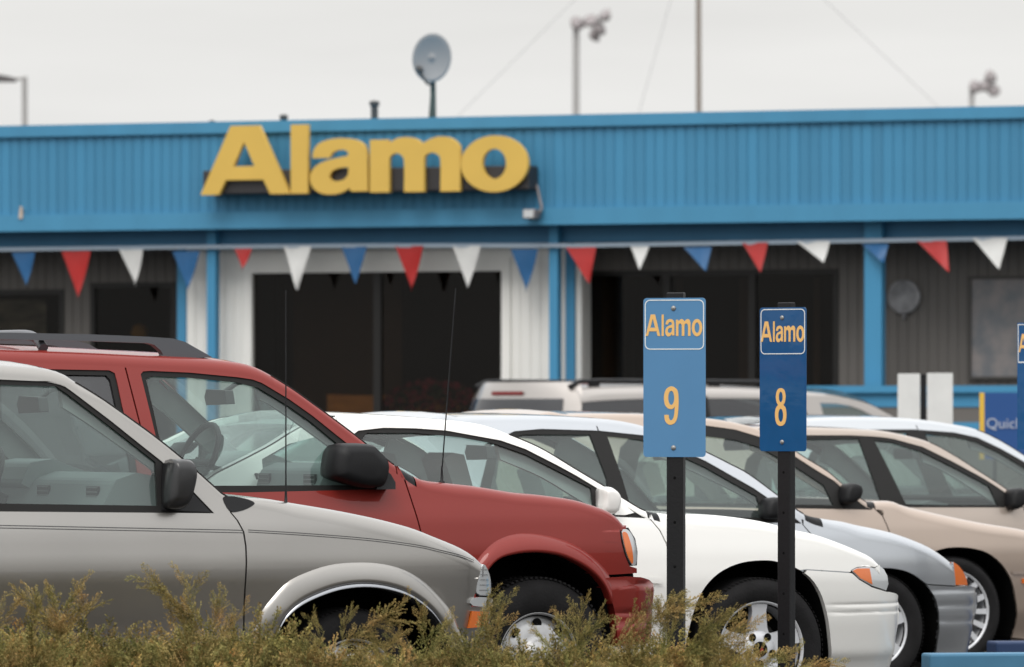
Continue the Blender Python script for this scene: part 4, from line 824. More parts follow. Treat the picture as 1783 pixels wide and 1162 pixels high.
src = t_.nodes['Principled BSDF'].inputs['Base Color'].links[0].from_socket; vm_ = t_.nodes.new('ShaderNodeVectorMath'); vm_.operation = 'SCALE'; t_.links.new(src, vm_.inputs[0]); t_.links.new(mr_.outputs[0], vm_.inputs['Scale']); t_.links.new(vm_.outputs[0], t_.nodes['Principled BSDF'].inputs['Base Color'])
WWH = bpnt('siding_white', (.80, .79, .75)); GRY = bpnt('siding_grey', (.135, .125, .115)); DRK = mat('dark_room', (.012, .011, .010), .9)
xl, xr_ = BP(-420, 300)[0], BP(2150, 300)[0]
z_top, z_cap, z_bt, z_bot = BP(0, 222)[1], BP(0, 240)[1], BP(0, 375)[1], BP(0, 404)[1]
b = MB(); b.box(xl, xr_, -.05, .02, z_cap, z_top); b.box(xl, xr_, -.05, 4.5, z_top, z_top+.012); b.build('cap_trim', BLU2, BR)
b = MB(); b.box(xl, xr_, -.045, .02, z_bot, z_bt); b.build('bottom_trim', BLU2, BR)
b = MB(); b.box(xl, xr_, -.052, -.046, z_bot+.004, z_bot+.05);
b = MB(); b.box(xl, xr_, .004, .06, z_bot, z_top-.01); b.build('fascia_backing', bpnt('fascia_blue_dark', (.040, .20, .355)), BR)
# fascia planks share one mesh
pit = .103; b = MB(); zz0, zz1 = z_bt, z_cap
b.add([(.004, 0, zz0), (.020, -.007, zz0), (pit-.018, -.007, zz0), (pit-.002, 0, zz0), (.004, 0, zz1), (.020, -.007, zz1), (pit-.018, -.007, zz1), (pit-.002, 0, zz1)], [(0, 1, 5, 4), (1, 2, 6, 5), (2, 3, 7, 6), (0, 4, 7, 3), (0, 3, 2, 1), (4, 5, 6, 7)])
def run(name, b, m, x0, x1, pitch, parent, y=0):
    me = b.mesh(name, m); x = x0; n = 0
    while x < x1-.3*pitch and n < 290:
        o = link(name, me, parent); o.location = (x, y+random.uniform(-.0015, .0015), 0); x += pitch; n += 1
run('fascia_plank', b, BLU, BP(-160, 300)[0], BP(1960, 300)[0], pit, BR)
b = MB(); b.box(xl, BP(-160, 300)[0], -.02, .02, zz0, zz1); b.box(BP(1960, 300)[0]+.1, xr_, -.02, .02, zz0, zz1); b.build('fascia_end', BLU, BR)
SOF = bpnt('soffit_blue', (.05, .20, .36))
b = MB(); b.box(xl, xr_, .06, 4.5, z_bot+.06, z_bot+.10); b.build('soffit', SOF, BR)
b = MB(); b.box(xl, xr_, .30, .42, BP(0, 434, .35)[1], z_bot+.06); b.build('header_beam', SOF, BR)
FL = .62
dk = MB(); dk.box(xl, xr_, .1, 4.5, FL-.12, FL); dk.build('deck', bpnt('deck_grey', (.16, .15, .14)), BR)
dk = MB(); dk.box(xl, xr_, .2, .25, 0, FL-.12); dk.build('skirting', GRY, BR)
# posts
def post(u0, u1, off, dd=.1, m=BLUP):
    b = MB(); a = BP(u0, 500, off)[0]; c_ = BP(u1, 500, off)[0]; b.box(a, c_, off, off+dd, FL, BP(0, 434, .35)[1]+.3 if off > 1.42 else z_bot+.055); b.build('post', m, BR)
post(360, 375, .19, .09); post(956, 971, .19, .09); post(1505, 1535, .19, .1)
# projecting white bay: front wall at off .9
OF = .5; OW = .95; zt_w = z_bot+.055
x_l, x_r = BP(325, 600, OF)[0], BP(996, 600, OF)[0]; wl, wr = BP(440, 600, OF)[0], BP(875, 600, OF)[0]; wtz = BP(660, 474, OF)[1]; wbz = FL+.12
bd = MB(); pw_ = .10
def siding(name, m, x0, x1, z0, z1, off, pitch=.10, axis='x', flip=1):
    b = MB(); b.add([(.002, 0, z0), (.010, -.007, z0), (pitch-.010, -.007, z0), (pitch-.002, 0, z0), (.002, 0, z1), (.010, -.007, z1), (pitch-.010, -.007, z1), (pitch-.002, 0, z1)], [(0, 1, 5, 4), (1, 2, 6, 5), (2, 3, 7, 6), (0, 4, 7, 3), (0, 3, 2, 1), (4, 5, 6, 7)])
    n = max(1, round((x1-x0)/pitch)); run(name, b, m, x0, x0+n*(x1-x0)/n, (x1-x0)/n, BR, off)
siding('siding_plank', WWH, x_l, wl-.09, FL, zt_w, OF); siding('siding_plank', WWH, wr+.09, x_r, FL, zt_w, OF)
b = MB(); b.box(x_l, wl, OF+.001, OF+.05, FL, zt_w); b.box(wr, x_r, OF+.001, OF+.05, FL, zt_w); b.box(wl, wr, OF+.001, OF+.05, wtz, zt_w); b.box(wl, wr, OF+.001, OF+.05, FL, wbz)
b.box(x_l, x_l+.05, OF+.05, OW, FL, zt_w); b.box(x_r-.05, x_r, OF+.05, OW, FL, zt_w); b.build('bay_wall', WWH, BR)
b = MB(); b.box(wl-.09, wl, OF-.03, OF, FL, wtz+.13); b.box(wr, wr+.09, OF-.03, OF, FL, wtz+.13); b.box(wl, wr, OF-.03, OF, wtz, wtz+.13); b.box(wl, wr, OF-.03, OF, wbz-.1, wbz); wf = b.build('bay_window_frame', WWH, BR)
BGL = glassmat('shop_glass', (.55, .52, .48), .22, (.2, .17, .15), .006)
mu = (BP(650, 600, OF)[0], BP(663, 600, OF)[0])
b = MB(); b.box(mu[0], mu[1], OF+.0, OF+.05, wbz, wtz); b.build('mullion', mat('bronze_frame', (.014, .013, .012), .4, metal=.3), wf)
for a_, c_ in ((wl, mu[0]), (mu[1], wr)):
    b = MB(); b.box(a_, c_, OF+.024, OF+.030, wbz, wtz); b.build('pane', BGL, wf)
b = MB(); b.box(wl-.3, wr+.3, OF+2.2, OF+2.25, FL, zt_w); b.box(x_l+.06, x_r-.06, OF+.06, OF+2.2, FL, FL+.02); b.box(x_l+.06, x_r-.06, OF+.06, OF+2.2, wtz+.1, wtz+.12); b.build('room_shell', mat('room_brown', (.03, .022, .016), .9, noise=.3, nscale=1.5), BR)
b = MB(); b.box(wl, mu[0]-.12, OF+.9, OF+.92, FL+.05, wtz+.08); b.build('curtain', mat('curtain_brown', (.11, .07, .04), .9, noise=.25, nscale=1.2), BR)
# corner trims
b = MB(); a_ = BP(310, 500, OF)[0]; b.box(a_, x_l, OF-.02, OF+.08, FL, zt_w); b.build('corner_trim', BLUP, BR)
b = MB(); a_, c_ = BP(988, 500, OF)[0], BP(1003, 500, OF)[0]; b.box(a_, c_, OF-.045, OF-.016, FL, zt_w); b.build('corner_trim', BLUP, BR)
b = MB(); b.box(c_, BP(1012, 500, OF)[0], OF-.0, OF+.06, FL, zt_w); b.build('corner_board', WWH, BR)
# recessed porch walls at off 2.4
OW = .95
def opening_wall(u0, u1, holes):
    xs_ = sorted([BP(u0, 600, OW)[0], BP(u1, 600, OW)[0]]+[BP(h[k], 600, OW)[0] for h in holes for k in (0, 1)])
    hs = [(BP(h[0], 600, OW)[0], BP(h[1], 600, OW)[0], BP((h[0]+h[1])/2, h[2], OW)[1], h[3]) for h in holes]; cur = xs_[0]; b = MB()
    for h in hs:
        siding('siding_plank', GRY, cur, h[0], FL, zt_w, OW); b.box(cur, h[0], OW+.001, OW+.05, FL, zt_w)
        siding('siding_plank', GRY, h[0], h[1], h[2], zt_w, OW); b.box(h[0], h[1], OW+.001, OW+.05, h[2], zt_w)
        if h[3] > FL: siding('siding_plank', GRY, h[0], h[1], FL, h[3], OW); b.box(h[0], h[1], OW+.001, OW+.05, FL, h[3])
        cur = h[1]
    siding('siding_plank', GRY, cur, xs_[-1], FL, zt_w, OW); b.box(cur, xs_[-1], OW+.001, OW+.05, FL, zt_w); b.build('porch_wall', GRY, BR); return hs
HR = opening_wall(1000, 2150, [(1015, 1460, 470, FL)]); HL = opening_wall(-420, 322, [(-200, 112, 505, FL+.45), (158, 306, 492, FL)])
def door_unit(h, n, name):
    b = MB(); t_ = .05; f0 = OW-.012
    b.box(h[0], h[0]+t_, f0, OW+.04, h[3], h[2]); b.box(h[1]-t_, h[1], f0, OW+.04, h[3], h[2]); b.box(h[0]+t_, h[1]-t_, f0, OW+.04, h[2]-t_, h[2]); b.box(h[0]+t_, h[1]-t_, f0, OW+.04, h[3], h[3]+.08)
    for k in range(1, n): x_ = h[0]+(h[1]-h[0])*k/n; b.box(x_-.035, x_+.035, f0, OW+.04, h[3]+.08, h[2]-t_)
    fr = b.build(name, mat('bronze_frame', (.014, .013, .012), .4, metal=.3), BR)
    for k in range(n):
        a_ = h[0]+(h[1]-h[0])*k/n+.036+(t_-.036)*(k == 0); c_ = h[0]+(h[1]-h[0])*(k+1)/n-.036-(t_-.036)*(k == n-1); b = MB(); b.box(a_, c_, OW+.01, OW+.016, h[3]+.08, h[2]-t_); b.build('pane', BGL, fr)
    return fr
door_unit(HR[0], 3, 'glass_door'); door_unit(HL[1], 1, 'glass_door')
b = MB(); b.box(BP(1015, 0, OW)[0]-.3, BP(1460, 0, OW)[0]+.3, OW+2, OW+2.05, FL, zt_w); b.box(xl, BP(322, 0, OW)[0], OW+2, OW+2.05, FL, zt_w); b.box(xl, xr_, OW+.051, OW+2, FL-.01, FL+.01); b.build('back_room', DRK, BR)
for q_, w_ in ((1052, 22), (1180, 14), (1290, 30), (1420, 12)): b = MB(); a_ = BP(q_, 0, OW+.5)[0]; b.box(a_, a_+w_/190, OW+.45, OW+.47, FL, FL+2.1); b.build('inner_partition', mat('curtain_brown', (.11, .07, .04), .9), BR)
# left porch window; its pale reflections are painted on a panel behind the panes
wn_ = door_unit(HL[0], 2, 'porch_window')
b = MB(); a_, c_ = BP(0, 0, OW+.3)[0], BP(100, 0, OW+.3)[0]; b.box(a_-1, c_, OW+.06, OW+.07, FL+.5, HL[0][2]-.1); b.build('reflection_panel', mat('reflection_blue_grey', (.50, .52, .50), .7, col2=(.05, .09, .10), nscale=3.5, stretch=(1, 1, 3)), wn_)
# roof and back of the building
b = MB(); b.box(xl, xr_, .06, 9, z_top-.35, z_top-.3); b.box(xl, xr_, 8.9, 9, 0, z_top-.35); b.box(xl, xl+.1, .5, 9, 0, z_top-.35); b.box(xr_-.1, xr_, .5, 9, 0, z_top-.35); b.build('roof', GRY, BR)
# railing at right
rl = BP(1385, 680, .1)[0]
RO = .05
zr1, zr2, zr3 = BP(1550, 672, RO)[1], BP(1550, 684, RO)[1], BP(1550, 709, RO)[1]
b = MB(); b.box(rl, xr_, RO-.06, RO+.06, zr2, zr1); b.build('handrail', BLUP, BR); b = MB(); b.box(rl, xr_, RO-.01, RO+.02, zr3, zr2); b.build('rail_board', BLUP, BR)
b = MB(); b.box(rl, xr_, RO+.0, RO+.03, zr3-.14, zr3); b.build('rail_panel', GRY, BR); b = MB(); b.box(rl, xr_, RO-.01, RO+.02, zr3-.26, zr3-.14); b.build('rail_board', BLUP, BR); b = MB(); b.box(rl, xr_, RO, RO+.03, 0, zr3-.26); b.build('rail_panel', GRY, BR)

# wall-hung things and furniture
def on_wall(name, u, v, off, label, cat):
    x, z = BP(u, v, off); p = B0+bh*x+bn*off; o = empty(name, (p[0], p[1], z), BT); tag(o, label, cat); return o
o = on_wall('wall_plaque', 1575, 517, OW-.02, 'round pale plaque hanging on the grey porch wall right of the thick blue post', 'plaque')
b = MB(); b.lathe([(.16, 0), (.16, -.03), (.13, -.035), (.12, -.02), (.001, -.02)], n=32); b.build('disc', mat('plaque_grey', (.3, .3, .31), .6, noise=.4, nscale=9), o); b = MB(); b.prism([(-.03, -.14), (.03, -.14), (0, -.22)], lambda a, q, d: (a, d, q), -.02, 0); b.build('pointer', mat('plaque_grey2', (.2, .2, .21), .6), o)
o = on_wall('framed_poster', 1765, 571, OW-.02, 'large framed map poster on the grey porch wall at the right edge', 'poster')
b = MB(); b.box(-.44, .44, -.03, .01, -.48, -.45); b.box(-.44, .44, -.03, .01, .45, .48); b.box(-.44, -.41, -.03, .01, -.45, .45); b.box(.41, .44, -.03, .01, -.45, .45); b.build('frame', mat('frame_dark', (.06, .055, .05), .5), o)
b = MB(); b.box(-.41, .41, -.012, -.006, -.45, .45); b.build('print', mat('map_print', (.30, .265, .25), .5, col2=(.13, .15, .17), nscale=5), o)
o = on_wall('counter', 698, 712, OF+.4, 'orange brown wooden counter seen low behind the middle window', 'counter')
WD = mat('counter_wood', (.75, .36, .10), .5, noise=.2, nscale=4, stretch=(1, 6, 6)); b = MB(); b.box(-.78, .78, 0, .3, -.07, .13); b.build('counter_front', WD, o)
for x_ in (-.74, .74): b = MB(); b.box(x_-.04, x_+.04, -.01, .31, -.55, .14); b.build('leg', WD, o)
# flowers
fm = mat('flower_burgundy', (.22, .02, .045), .8, noise=.4, nscale=30); fg = mat('flower_leaf', (.03, .05, .02), .8)
o = on_wall('potted_mums', 752, 700, OF+.25, 'mound of burgundy flowers behind the right pane of the middle window', 'plant')
b = MB(); b.lathe([(.10, -.32), (.16, -.12), (.17, -.1), (.001, -.1)], n=20, axis='z'); b.build('pot', mat('pot_brown', (.1, .05, .03), .7), o)
rg = random.Random(3)
for nm, m_, N, sz in (('foliage', fg, 300, .03), ('blossoms', fm, 420, .028)):
    b = MB()
    for i in range(N):
        th_ = rg.uniform(0, 2*PI); ph_ = math.acos(rg.uniform(-.1, 1)); k = rg.uniform(.75, 1) if nm == 'foliage' else rg.uniform(.95, 1.06)
        P_ = Vector((.52*k*math.sin(ph_)*math.cos(th_), .2*k*math.sin(ph_)*math.sin(th_), .3*k*math.cos(ph_)-.1)); a1 = Vector((rg.uniform(-1, 1), rg.uniform(-1, 1), rg.uniform(-1, 1))).normalized(); a2 = a1.orthogonal().normalized()
        b.add([P_+a1*sz, P_+a2*sz, P_-a1*sz, P_-a2*sz], [(0, 1, 2, 3)])
    ob = b.build(nm, m_, o); ob['kind'] = 'stuff'
o = on_wall('ball_ornament', 243, 580, OW+.15, 'small yellow round ornament behind the left porch door glass', 'ornament'); b = MB(); b.lathe([(.001, -.09), (.06, -.07), (.09, 0), (.06, .07), (.001, .09)], n=20, axis='z'); b.build('ball', mat('ornament_yellow', (.5, .28, .02), .5), o)

# shop sign letters
o = on_wall('shop_sign', 640, 338, -.30, 'big raised yellow Alamo letters on a dark raceway on the blue fascia', 'sign')
lx0, lx1 = BP(349, 340, -.3)[0], BP(919, 330, -.3)[0]; ox, oz = BP(640, 338, -.3); z_b, z_t = BP(349, 340, -.3)[1], BP(420, 219, -.3)[1]
SY = mat('letter_yellow', (.66, .43, .085), .5, noise=.04, nscale=2); RW = mat('raceway_dark', (.03, .028, .03), .5)
word('Alamo', lx0-ox, lx1-ox, z_b-oz, z_t-oz, lambda a, q, d: (a, d, q), 0, .05, SY, o)
b = MB(); b.box(BP(356, 0, -.2)[0]-ox, BP(924, 0, -.2)[0]-ox, .06, .275, z_b-oz+.01, BP(400, 297, -.2)[1]-oz); b.build('raceway', RW, o, bevel=.01)
o = on_wall('flood_light', 928, 372, -.12, 'small grey spotlight on a bent arm under the last letter of the yellow sign', 'lamp')
LMG = mat('lamp_grey', (.22, .2, .2), .5, metal=.3)
b = MB(); b.box(-.075, .055, -.08, .06, -.05, .04); b.build('housing', LMG, o, bevel=.015)
b = MB(); b.tube([(.07, 0, .0), (.075, .03, .05), (.03, .05, .22), (-.02, .1, .32)], .014, 8); b.build('arm', LMG, o)
b = MB(); b.box(-.06, .04, -.085, -.081, -.04, .03); b.build('lens', LEN, o)
o = on_wall('wall_bracket', 38, 372, -.03, 'tiny pale bracket near the bottom of the fascia at the left edge', 'bracket'); b = MB(); b.prism([(-.02, -.05), (.02, -.05), (.012, .05), (-.005, .07)], lambda a, q, d: (a, d, q), -.03, .005); b.build('plate', mat('bracket_tan', (.55, .45, .36), .6), o)

# bunting
PEN = {'r': mat('pennant_red', (.45, .022, .02), .5, noise=.08), 'w': mat('pennant_white', (.72, .72, .70), .5, noise=.05), 'b': mat('pennant_blue', (.020, .115, .28), .5, noise=.08)}
NM = {'r': 'red', 'w': 'white', 'b': 'blue'}
FO = .13
o = empty('bunting', (B0[0], B0[1], 0), BT); tag(o, 'string of red, white and blue pennants hung under the fascia', 'bunting')
pens = [(-86, -40, 440, -62, 505, 'w'), (20, 62, 440, 45, 499, 'b'), (107, 159, 438, 135, 520, 'r'), (207, 250, 435, 234, 498, 'w'), (300, 349, 438, 326, 506, 'b'), (408, 440, 433, 425, 471, 'r'), (494, 543, 430, 519, 505, 'w'), (594, 640, 430, 619, 495, 'b'), (688, 738, 429, 715, 506, 'r'), (788, 838, 429, 814, 502, 'w'), (889, 938, 434, 915, 508, 'b'), (985, 1039, 431, 1027, 493, 'r'), (1098, 1131, 430, 1118, 470, 'w'), (1190, 1240, 431, 1234, 472, 'b'), (1292, 1338, 423, 1328, 475, 'r'), (1387, 1446, 421, 1438, 458, 'w'), (1501, 1548, 426, 1544, 458, 'b'), (1596, 1649, 420, 1657, 474, 'r'), (1693, 1755, 415, 1744, 469, 'w'), (1800, 1850, 414, 1830, 470, 'b')]
pr_ = random.Random(5)
for (a_, c_, v0, tx, tv, k) in pens:
    A, Bq, C_ = BP(a_, v0, FO), BP(c_, v0, FO), BP(tx, tv, FO); b = MB(); n = 8; vs = []; amp = pr_.uniform(-.05, .05); lift = (tv < 480)*-.06
    for i in range(n+1):
        t = i/n
        for j in range(5):
            s_ = j/4; x_ = (A[0]*(1-s_)+Bq[0]*s_)*(1-t)+C_[0]*t; z_ = A[1]*(1-t)+C_[1]*t
            vs.append((x_, FO+amp*math.sin(2.2*t+s_)*t+lift*t+.012*math.sin(s_*5+t*4)*(1-t), z_))
    b.add(vs, [(i*5+j, i*5+j+1, (i+1)*5+j+1, (i+1)*5+j) for i in range(n) for j in range(4)], 0, True); b.build('pennant', PEN[k], o, NM[k]+' pennant')
b = MB(); xs_ = np.linspace(-150, 1900, 60); vs = []
for u_ in xs_:
    v_ = float(np.interp(u_, [-150, 0, 300, 640, 1000, 1200, 1783, 1900], [437, 435, 431, 428, 428, 425, 415, 413])); x_, z_ = BP(u_, v_, FO); vs += [(x_, FO+.004, z_+.020), (x_, FO+.004, z_-.016)]
b.add(vs, [(2*i, 2*i+1, 2*i+3, 2*i+2) for i in range(len(xs_)-1)]); b.build('tape', mat('tape_pale', (.38, .47, .56), .5), o)

# pair of white sign backs on a post and the blue banner sign
d_ = 52; sc = FPX/d_; p = px(1608, 0, d_); o = empty('sign_post', (p.x, p.y, 0), 0); tag(o, 'dark post carrying two blank white sign backs in front of the blue railing', 'sign')
Zd = lambda v: HC-(v-YH)/sc; Xd = lambda u: (u-1608)/sc
b = MB(); b.box(Xd(1603), Xd(1613), 0, .04, 0, Zd(652)); b.build('post', POST, o)
PW = mat('plate_white', (.70, .70, .68), .6, noise=.04)
for u0_, u1_, v0_, v1_ in ((1563, 1602, 651, 745), (1614, 1659, 650, 745)): b = MB(); b.box(Xd(u0_), Xd(u1_), -.006, -.001, Zd(v1_), Zd(v0_)); b.build('plate', PW, o, bevel=.002)
d_ = 50; sc = FPX/d_; p = px(1750, 0, d_); o = empty('banner_sign', (p.x, p.y, 0), 0); tag(o, 'blue sign with a yellow left stripe and white lettering at the right edge', 'sign')
Xd = lambda u: (u-1750)/sc
b = MB(); b.box(Xd(1714), Xd(1830), 0, .04, Zd(800), Zd(684)); b.build('board', mat('banner_blue', (.012, .07, .24), .5), o); b = MB(); b.box(Xd(1706), Xd(1714), 0, .04, Zd(800), Zd(684)); b.build('stripe', mat('banner_yellow', (.72, .45, .05), .5), o)
b = MB(); b.box(Xd(1730), Xd(1736), .045, .08, 0, Zd(800)); b.build('leg', POST, o); b = MB(); b.box(Xd(1800), Xd(1806), .045, .08, 0, Zd(800)); b.build('leg', POST, o)
for tx_, v0_, h_, u_ in (('Quick', 746, 19, 1717), ):
    cu = bpy.data.curves.new('text', 'FONT'); cu.body = tx_; cu.size = h_/sc*1.35; cu.extrude = .002; to = bpy.data.objects.new('text', cu); COL.objects.link(to); dg = bpy.context.evaluated_depsgraph_get()
    me = bpy.data.meshes.new_from_object(to.evaluated_get(dg)); COL.objects.unlink(to); bpy.data.objects.remove(to); me.materials.clear(); me.materials.append(mat('banner_letter', (.42, .46, .55), .6)); l = link('lettering', me, o); l.location = (Xd(u_), -.004, Zd(v0_)); l.rotation_euler = (PI/2, 0, 0)

# roof equipment and masts
def at_top(u, d): p = px(u, 0, d); return p.x, p.y
PIPE = mat('pipe_dark', (.05, .05, .048), .6); GALV = mat('galvanised', (.42, .41, .40), .5, metal=.3)
for u_, v_, r_, lb in ((369, 209, .022, 'tiny dark vent stub above the left leg of the letter A'), (494, 199, .03, 'short dark vent pipe on the roof above the first letters of the sign'), (652, 175, .036, 'taller dark vent pipe on the roof left of the satellite dish')):
    d_ = 67; x_, y_ = at_top(u_, d_); zt_ = px(u_, v_, d_).z; o = empty('vent_pipe', (x_, y_, z_top-.3), 0); tag(o, lb, 'vent', 'vent pipes on the office roof'); b = MB(); b.tube([(0, 0, 0), (0, 0, zt_-z_top+.3-.05)], r_); b.build('pipe', PIPE, o); b = MB(); b.lathe([(r_, -.06), (r_*1.4, -.05), (r_*1.4, -.01), (.001, 0)], (0, 0, zt_-z_top+.3), 12, axis='z'); b.build('cap', PIPE, o)
d_ = 66; x_, y_ = at_top(752, d_); o = empty('satellite_dish', (x_, y_, z_top-.3), 0); tag(o, 'grey oval satellite dish on a dark mast standing on the roof', 'satellite dish')
zc = px(752, 101, d_).z-z_top+.3; sc = FPX/d_
b = MB(); n = 36; vs = []; rings = (.001, .3, .6, .85, 1.0)
for q in rings:
    for k in range(n): a = 2*PI*k/n; vs.append((34*q*math.cos(a)/sc, .05*(1-q*q)-.02, 43*q*math.sin(a)/sc*1.0))
b.add(vs, [(i*n+k, i*n+(k+1) % n, (i+1)*n+(k+1) % n, (i+1)*n+k) for i in range(4) for k in range(n)], 0, True)
dd = b.build('dish', mat('dish_grey', (.25, .255, .26), .5), o); dd.location = (0, 0, zc); sol = dd.modifiers.new('thick', 'SOLIDIFY'); sol.thickness = .012
dd.rotation_euler = (0, R(6), 0)
b = MB(); b.tube([(-.13, -.02, zc-.12), (-.05, -.03, zc-.25), (0, 0, zc-.27)], .012); b.tube([(-.14, -.03, zc-.10), (-.10, -.05, zc-.13)], .03); b.build('feed_arm', PIPE, o)
b = MB(); b.tube([(.02, .06, 0), (.01, .06, zc-.28), (0, .06, zc)], .028); b.tube([(-.05, .06, 0), (0, .05, zc-.3)], .012); b.tube([(.09, .06, 0), (.01, .05, zc-.42)], .012); b.build('mast', mat('dish_mast', (.05, .07, .06), .6), o)
def pole(name, label, u, vt, d_, r_, cat='lamp post'):
    x_, y_ = at_top(u, d_); o = empty(name, (x_, y_, 0), 0); tag(o, label, cat); z_ = px(u, vt, d_).z; b = MB(); b.tube([(0, 0, 0), (0, 0, z_)], [r_*1.3, r_], 12); b.build('pole', GALV, o); return o, z_
o, z_ = pole('flood_light_mast', 'tall pale pole with a cluster of floodlights behind the roof, right of the dish', 1003, 38, 190, .09)
k_ = 190/FPX
b = MB(); b.tube([(-6*k_, 0, z_-4*k_), (45*k_, 0, z_-6*k_)], .05); b.build('cross_arm', GALV, o)
for du, dv, rt in ((0, 6, .3), (26, 2, -.2), (38, 14, .6), (52, -8, -.5), (30, 24, .9)):
    b = MB(); b.lathe([(.08, .1), (.16, .02), (.22, -.1), (.001, -.08)], n=14); q = b.build('floodlight', mat('flood_grey', (.30, .27, .27), .5), o); q.location = (du*k_, -.1, z_-dv*k_); q.rotation_euler = (R(-35)+rt*.3, rt, rt)
o, z_ = pole('flood_light_mast', 'shorter floodlight pole just above the roof near the right edge', 1692, 148, 190, .07)
b = MB(); b.tube([(-3*k_, 0, z_-2*k_), (36*k_, 0, z_-6*k_)], .05); b.build('cross_arm', GALV, o)
for du, dv, rt in ((4, 6, .3), (24, 4, -.4), (30, -12, .5), (36, 12, .2)):
    b = MB(); b.lathe([(.08, .1), (.16, .02), (.2, -.1), (.001, -.08)], n=14); q = b.build('floodlight', MATS['flood_grey'], o); q.location = (du*k_, -.1, z_-dv*k_); q.rotation_euler = (R(-35)+rt*.3, rt, rt)
o, z_ = pole('street_lamp', 'grey lamp post with a flat head pointing left at the left edge', 43, 134, 120, .05); k_ = 120/FPX
b = MB(); b.tube([(0, 0, z_-2*k_), (-16*k_, 0, z_-3*k_)], .03); b.build('arm', GALV, o); b = MB(); b.prism([(-60*k_, 2*k_), (-48*k_, 7*k_), (-30*k_, 4*k_), (-14*k_, 0), (-16*k_, -6*k_), (-56*k_, -6*k_)], lambda a, q, d: (a, d, q+z_-3*k_), -.15, .15); b.build('lamp_head', mat('lamp_head_dark', (.12, .11, .11), .5), o, bevel=.02)
d_ = 110; x_, y_ = at_top(1218.5, d_); o = empty('radio_mast', (x_, y_, 0), 0); tag(o, 'thin tall brown grey mast rising out of the top of the photo', 'mast'); b = MB(); zt_ = 11.5; b.tube([(0, 0, 0), (-.03, 0, zt_)], [.05, .045], 10); b.build('pole', mat('mast_brown', (.28, .24, .21), .6), o)
WR = mat('wire_grey', (.5, .5, .5), .6); top = px(1216, -560, d_)
for (ua, va, ub, vb) in ((1000, 0, 760, 240), (1168, 0, 1100, 240), (1436, 0, 1690, 240)):
    A = px(ua, va, d_); Bp = px(ub, vb, d_); dirv = (Bp-A).normalized(); b = MB(); s_ = A-dirv*3.0; e_ = Bp+dirv*6; b.tube([s_-Vector((x_, y_, 0)), e_-Vector((x_, y_, 0))], .006, 5); b.build('guy_wire', WR, o)

# ------------------------------------------------------------ junipers
JM = bpy.data.materials.new('juniper_foliage'); JM.use_nodes = True; t = JM.node_tree; bs = t.nodes['Principled BSDF']; at = t.nodes.new('ShaderNodeAttribute'); at.attribute_name = 'tone'
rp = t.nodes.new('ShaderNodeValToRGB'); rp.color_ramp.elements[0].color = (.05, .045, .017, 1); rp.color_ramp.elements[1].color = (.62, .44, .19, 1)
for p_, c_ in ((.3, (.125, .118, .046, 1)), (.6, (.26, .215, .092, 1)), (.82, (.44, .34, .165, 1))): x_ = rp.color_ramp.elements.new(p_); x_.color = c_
t.links.new(at.outputs['Fac'], rp.inputs[0])
jn = t.nodes.new('ShaderNodeTexNoise'); jn.inputs['Scale'].default_value = 9; jn.inputs['Detail'].default_value = 3; jc = t.nodes.new('ShaderNodeTexCoord'); t.links.new(jc.outputs['Object'], jn.inputs[0])
jr = t.nodes.new('ShaderNodeValToRGB'); jr.color_ramp.elements[0].position = .35; jr.color_ramp.elements[0].color = (.95, 1.12, .85, 1); jr.color_ramp.elements[1].position = .7; jr.color_ramp.elements[1].color = (1.28, 1.06, .95, 1); t.links.new(jn.outputs[0], jr.inputs[0])
jm = t.nodes.new('ShaderNodeMixRGB'); jm.blend_type = 'MULTIPLY'; jm.inputs[0].default_value = 1; t.links.new(rp.outputs[0], jm.inputs[1]); t.links.new(jr.outputs[0], jm.inputs[2]); t.links.new(jm.outputs[0], bs.inputs['Base Color']); bs.inputs['Roughness'].default_value = .75; bs.inputs['Specular IOR Level'].default_value = .25
try: bs.inputs['Subsurface Weight'].default_value = 0
except Exception: pass
def spray_template(rng, L=.30):
    seg = []     # (p0, p1, w0, tone)
    n = 16; p = np.zeros(3); d = np.array((0, 0, 1.0)); bend = rng.uniform(-.9, .9, 2)
    for i in range(n):
        t_ = i/n; d = d+np.array((bend[0]*.05, bend[1]*.05, 0))+rng.normal(0, .035, 3); d /= np.linalg.norm(d); q = p+d*L/n
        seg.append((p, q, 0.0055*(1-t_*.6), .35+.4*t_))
        for s_ in (-1, 1):
            if rng.random() < .28: continue
            side = np.cross(d, (0, 1, .2)); side /= np.linalg.norm(side)+1e-9; ang = rng.normal(0, .5); side = side*math.cos(ang)+np.cross(d, side)*math.sin(ang)
            l2 = L*.36*(1-t_)**.6*rng.uniform(.4, 1.15)+.014; dd_ = d*.80+side*s_*.6; dd_ /= np.linalg.norm(dd_); a = p.copy(); m_ = max(2, int(l2/.014))
            for k in range(m_):
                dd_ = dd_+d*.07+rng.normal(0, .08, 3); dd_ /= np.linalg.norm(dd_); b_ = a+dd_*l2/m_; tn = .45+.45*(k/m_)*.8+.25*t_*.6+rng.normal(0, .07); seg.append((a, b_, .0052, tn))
                for s2 in (-1, 1):
                    if rng.random() < .25: continue
                    sd2 = np.cross(dd_, rng.normal(0, 1, 3)); sd2 /= np.linalg.norm(sd2)+1e-9; e2 = dd_*.8+sd2*.5; seg.append((a, a+e2*rng.uniform(.012, .024), .0046, tn+.08))
                a = b_
        p = q
    return seg
rng = np.random.default_rng(11); TPL = []
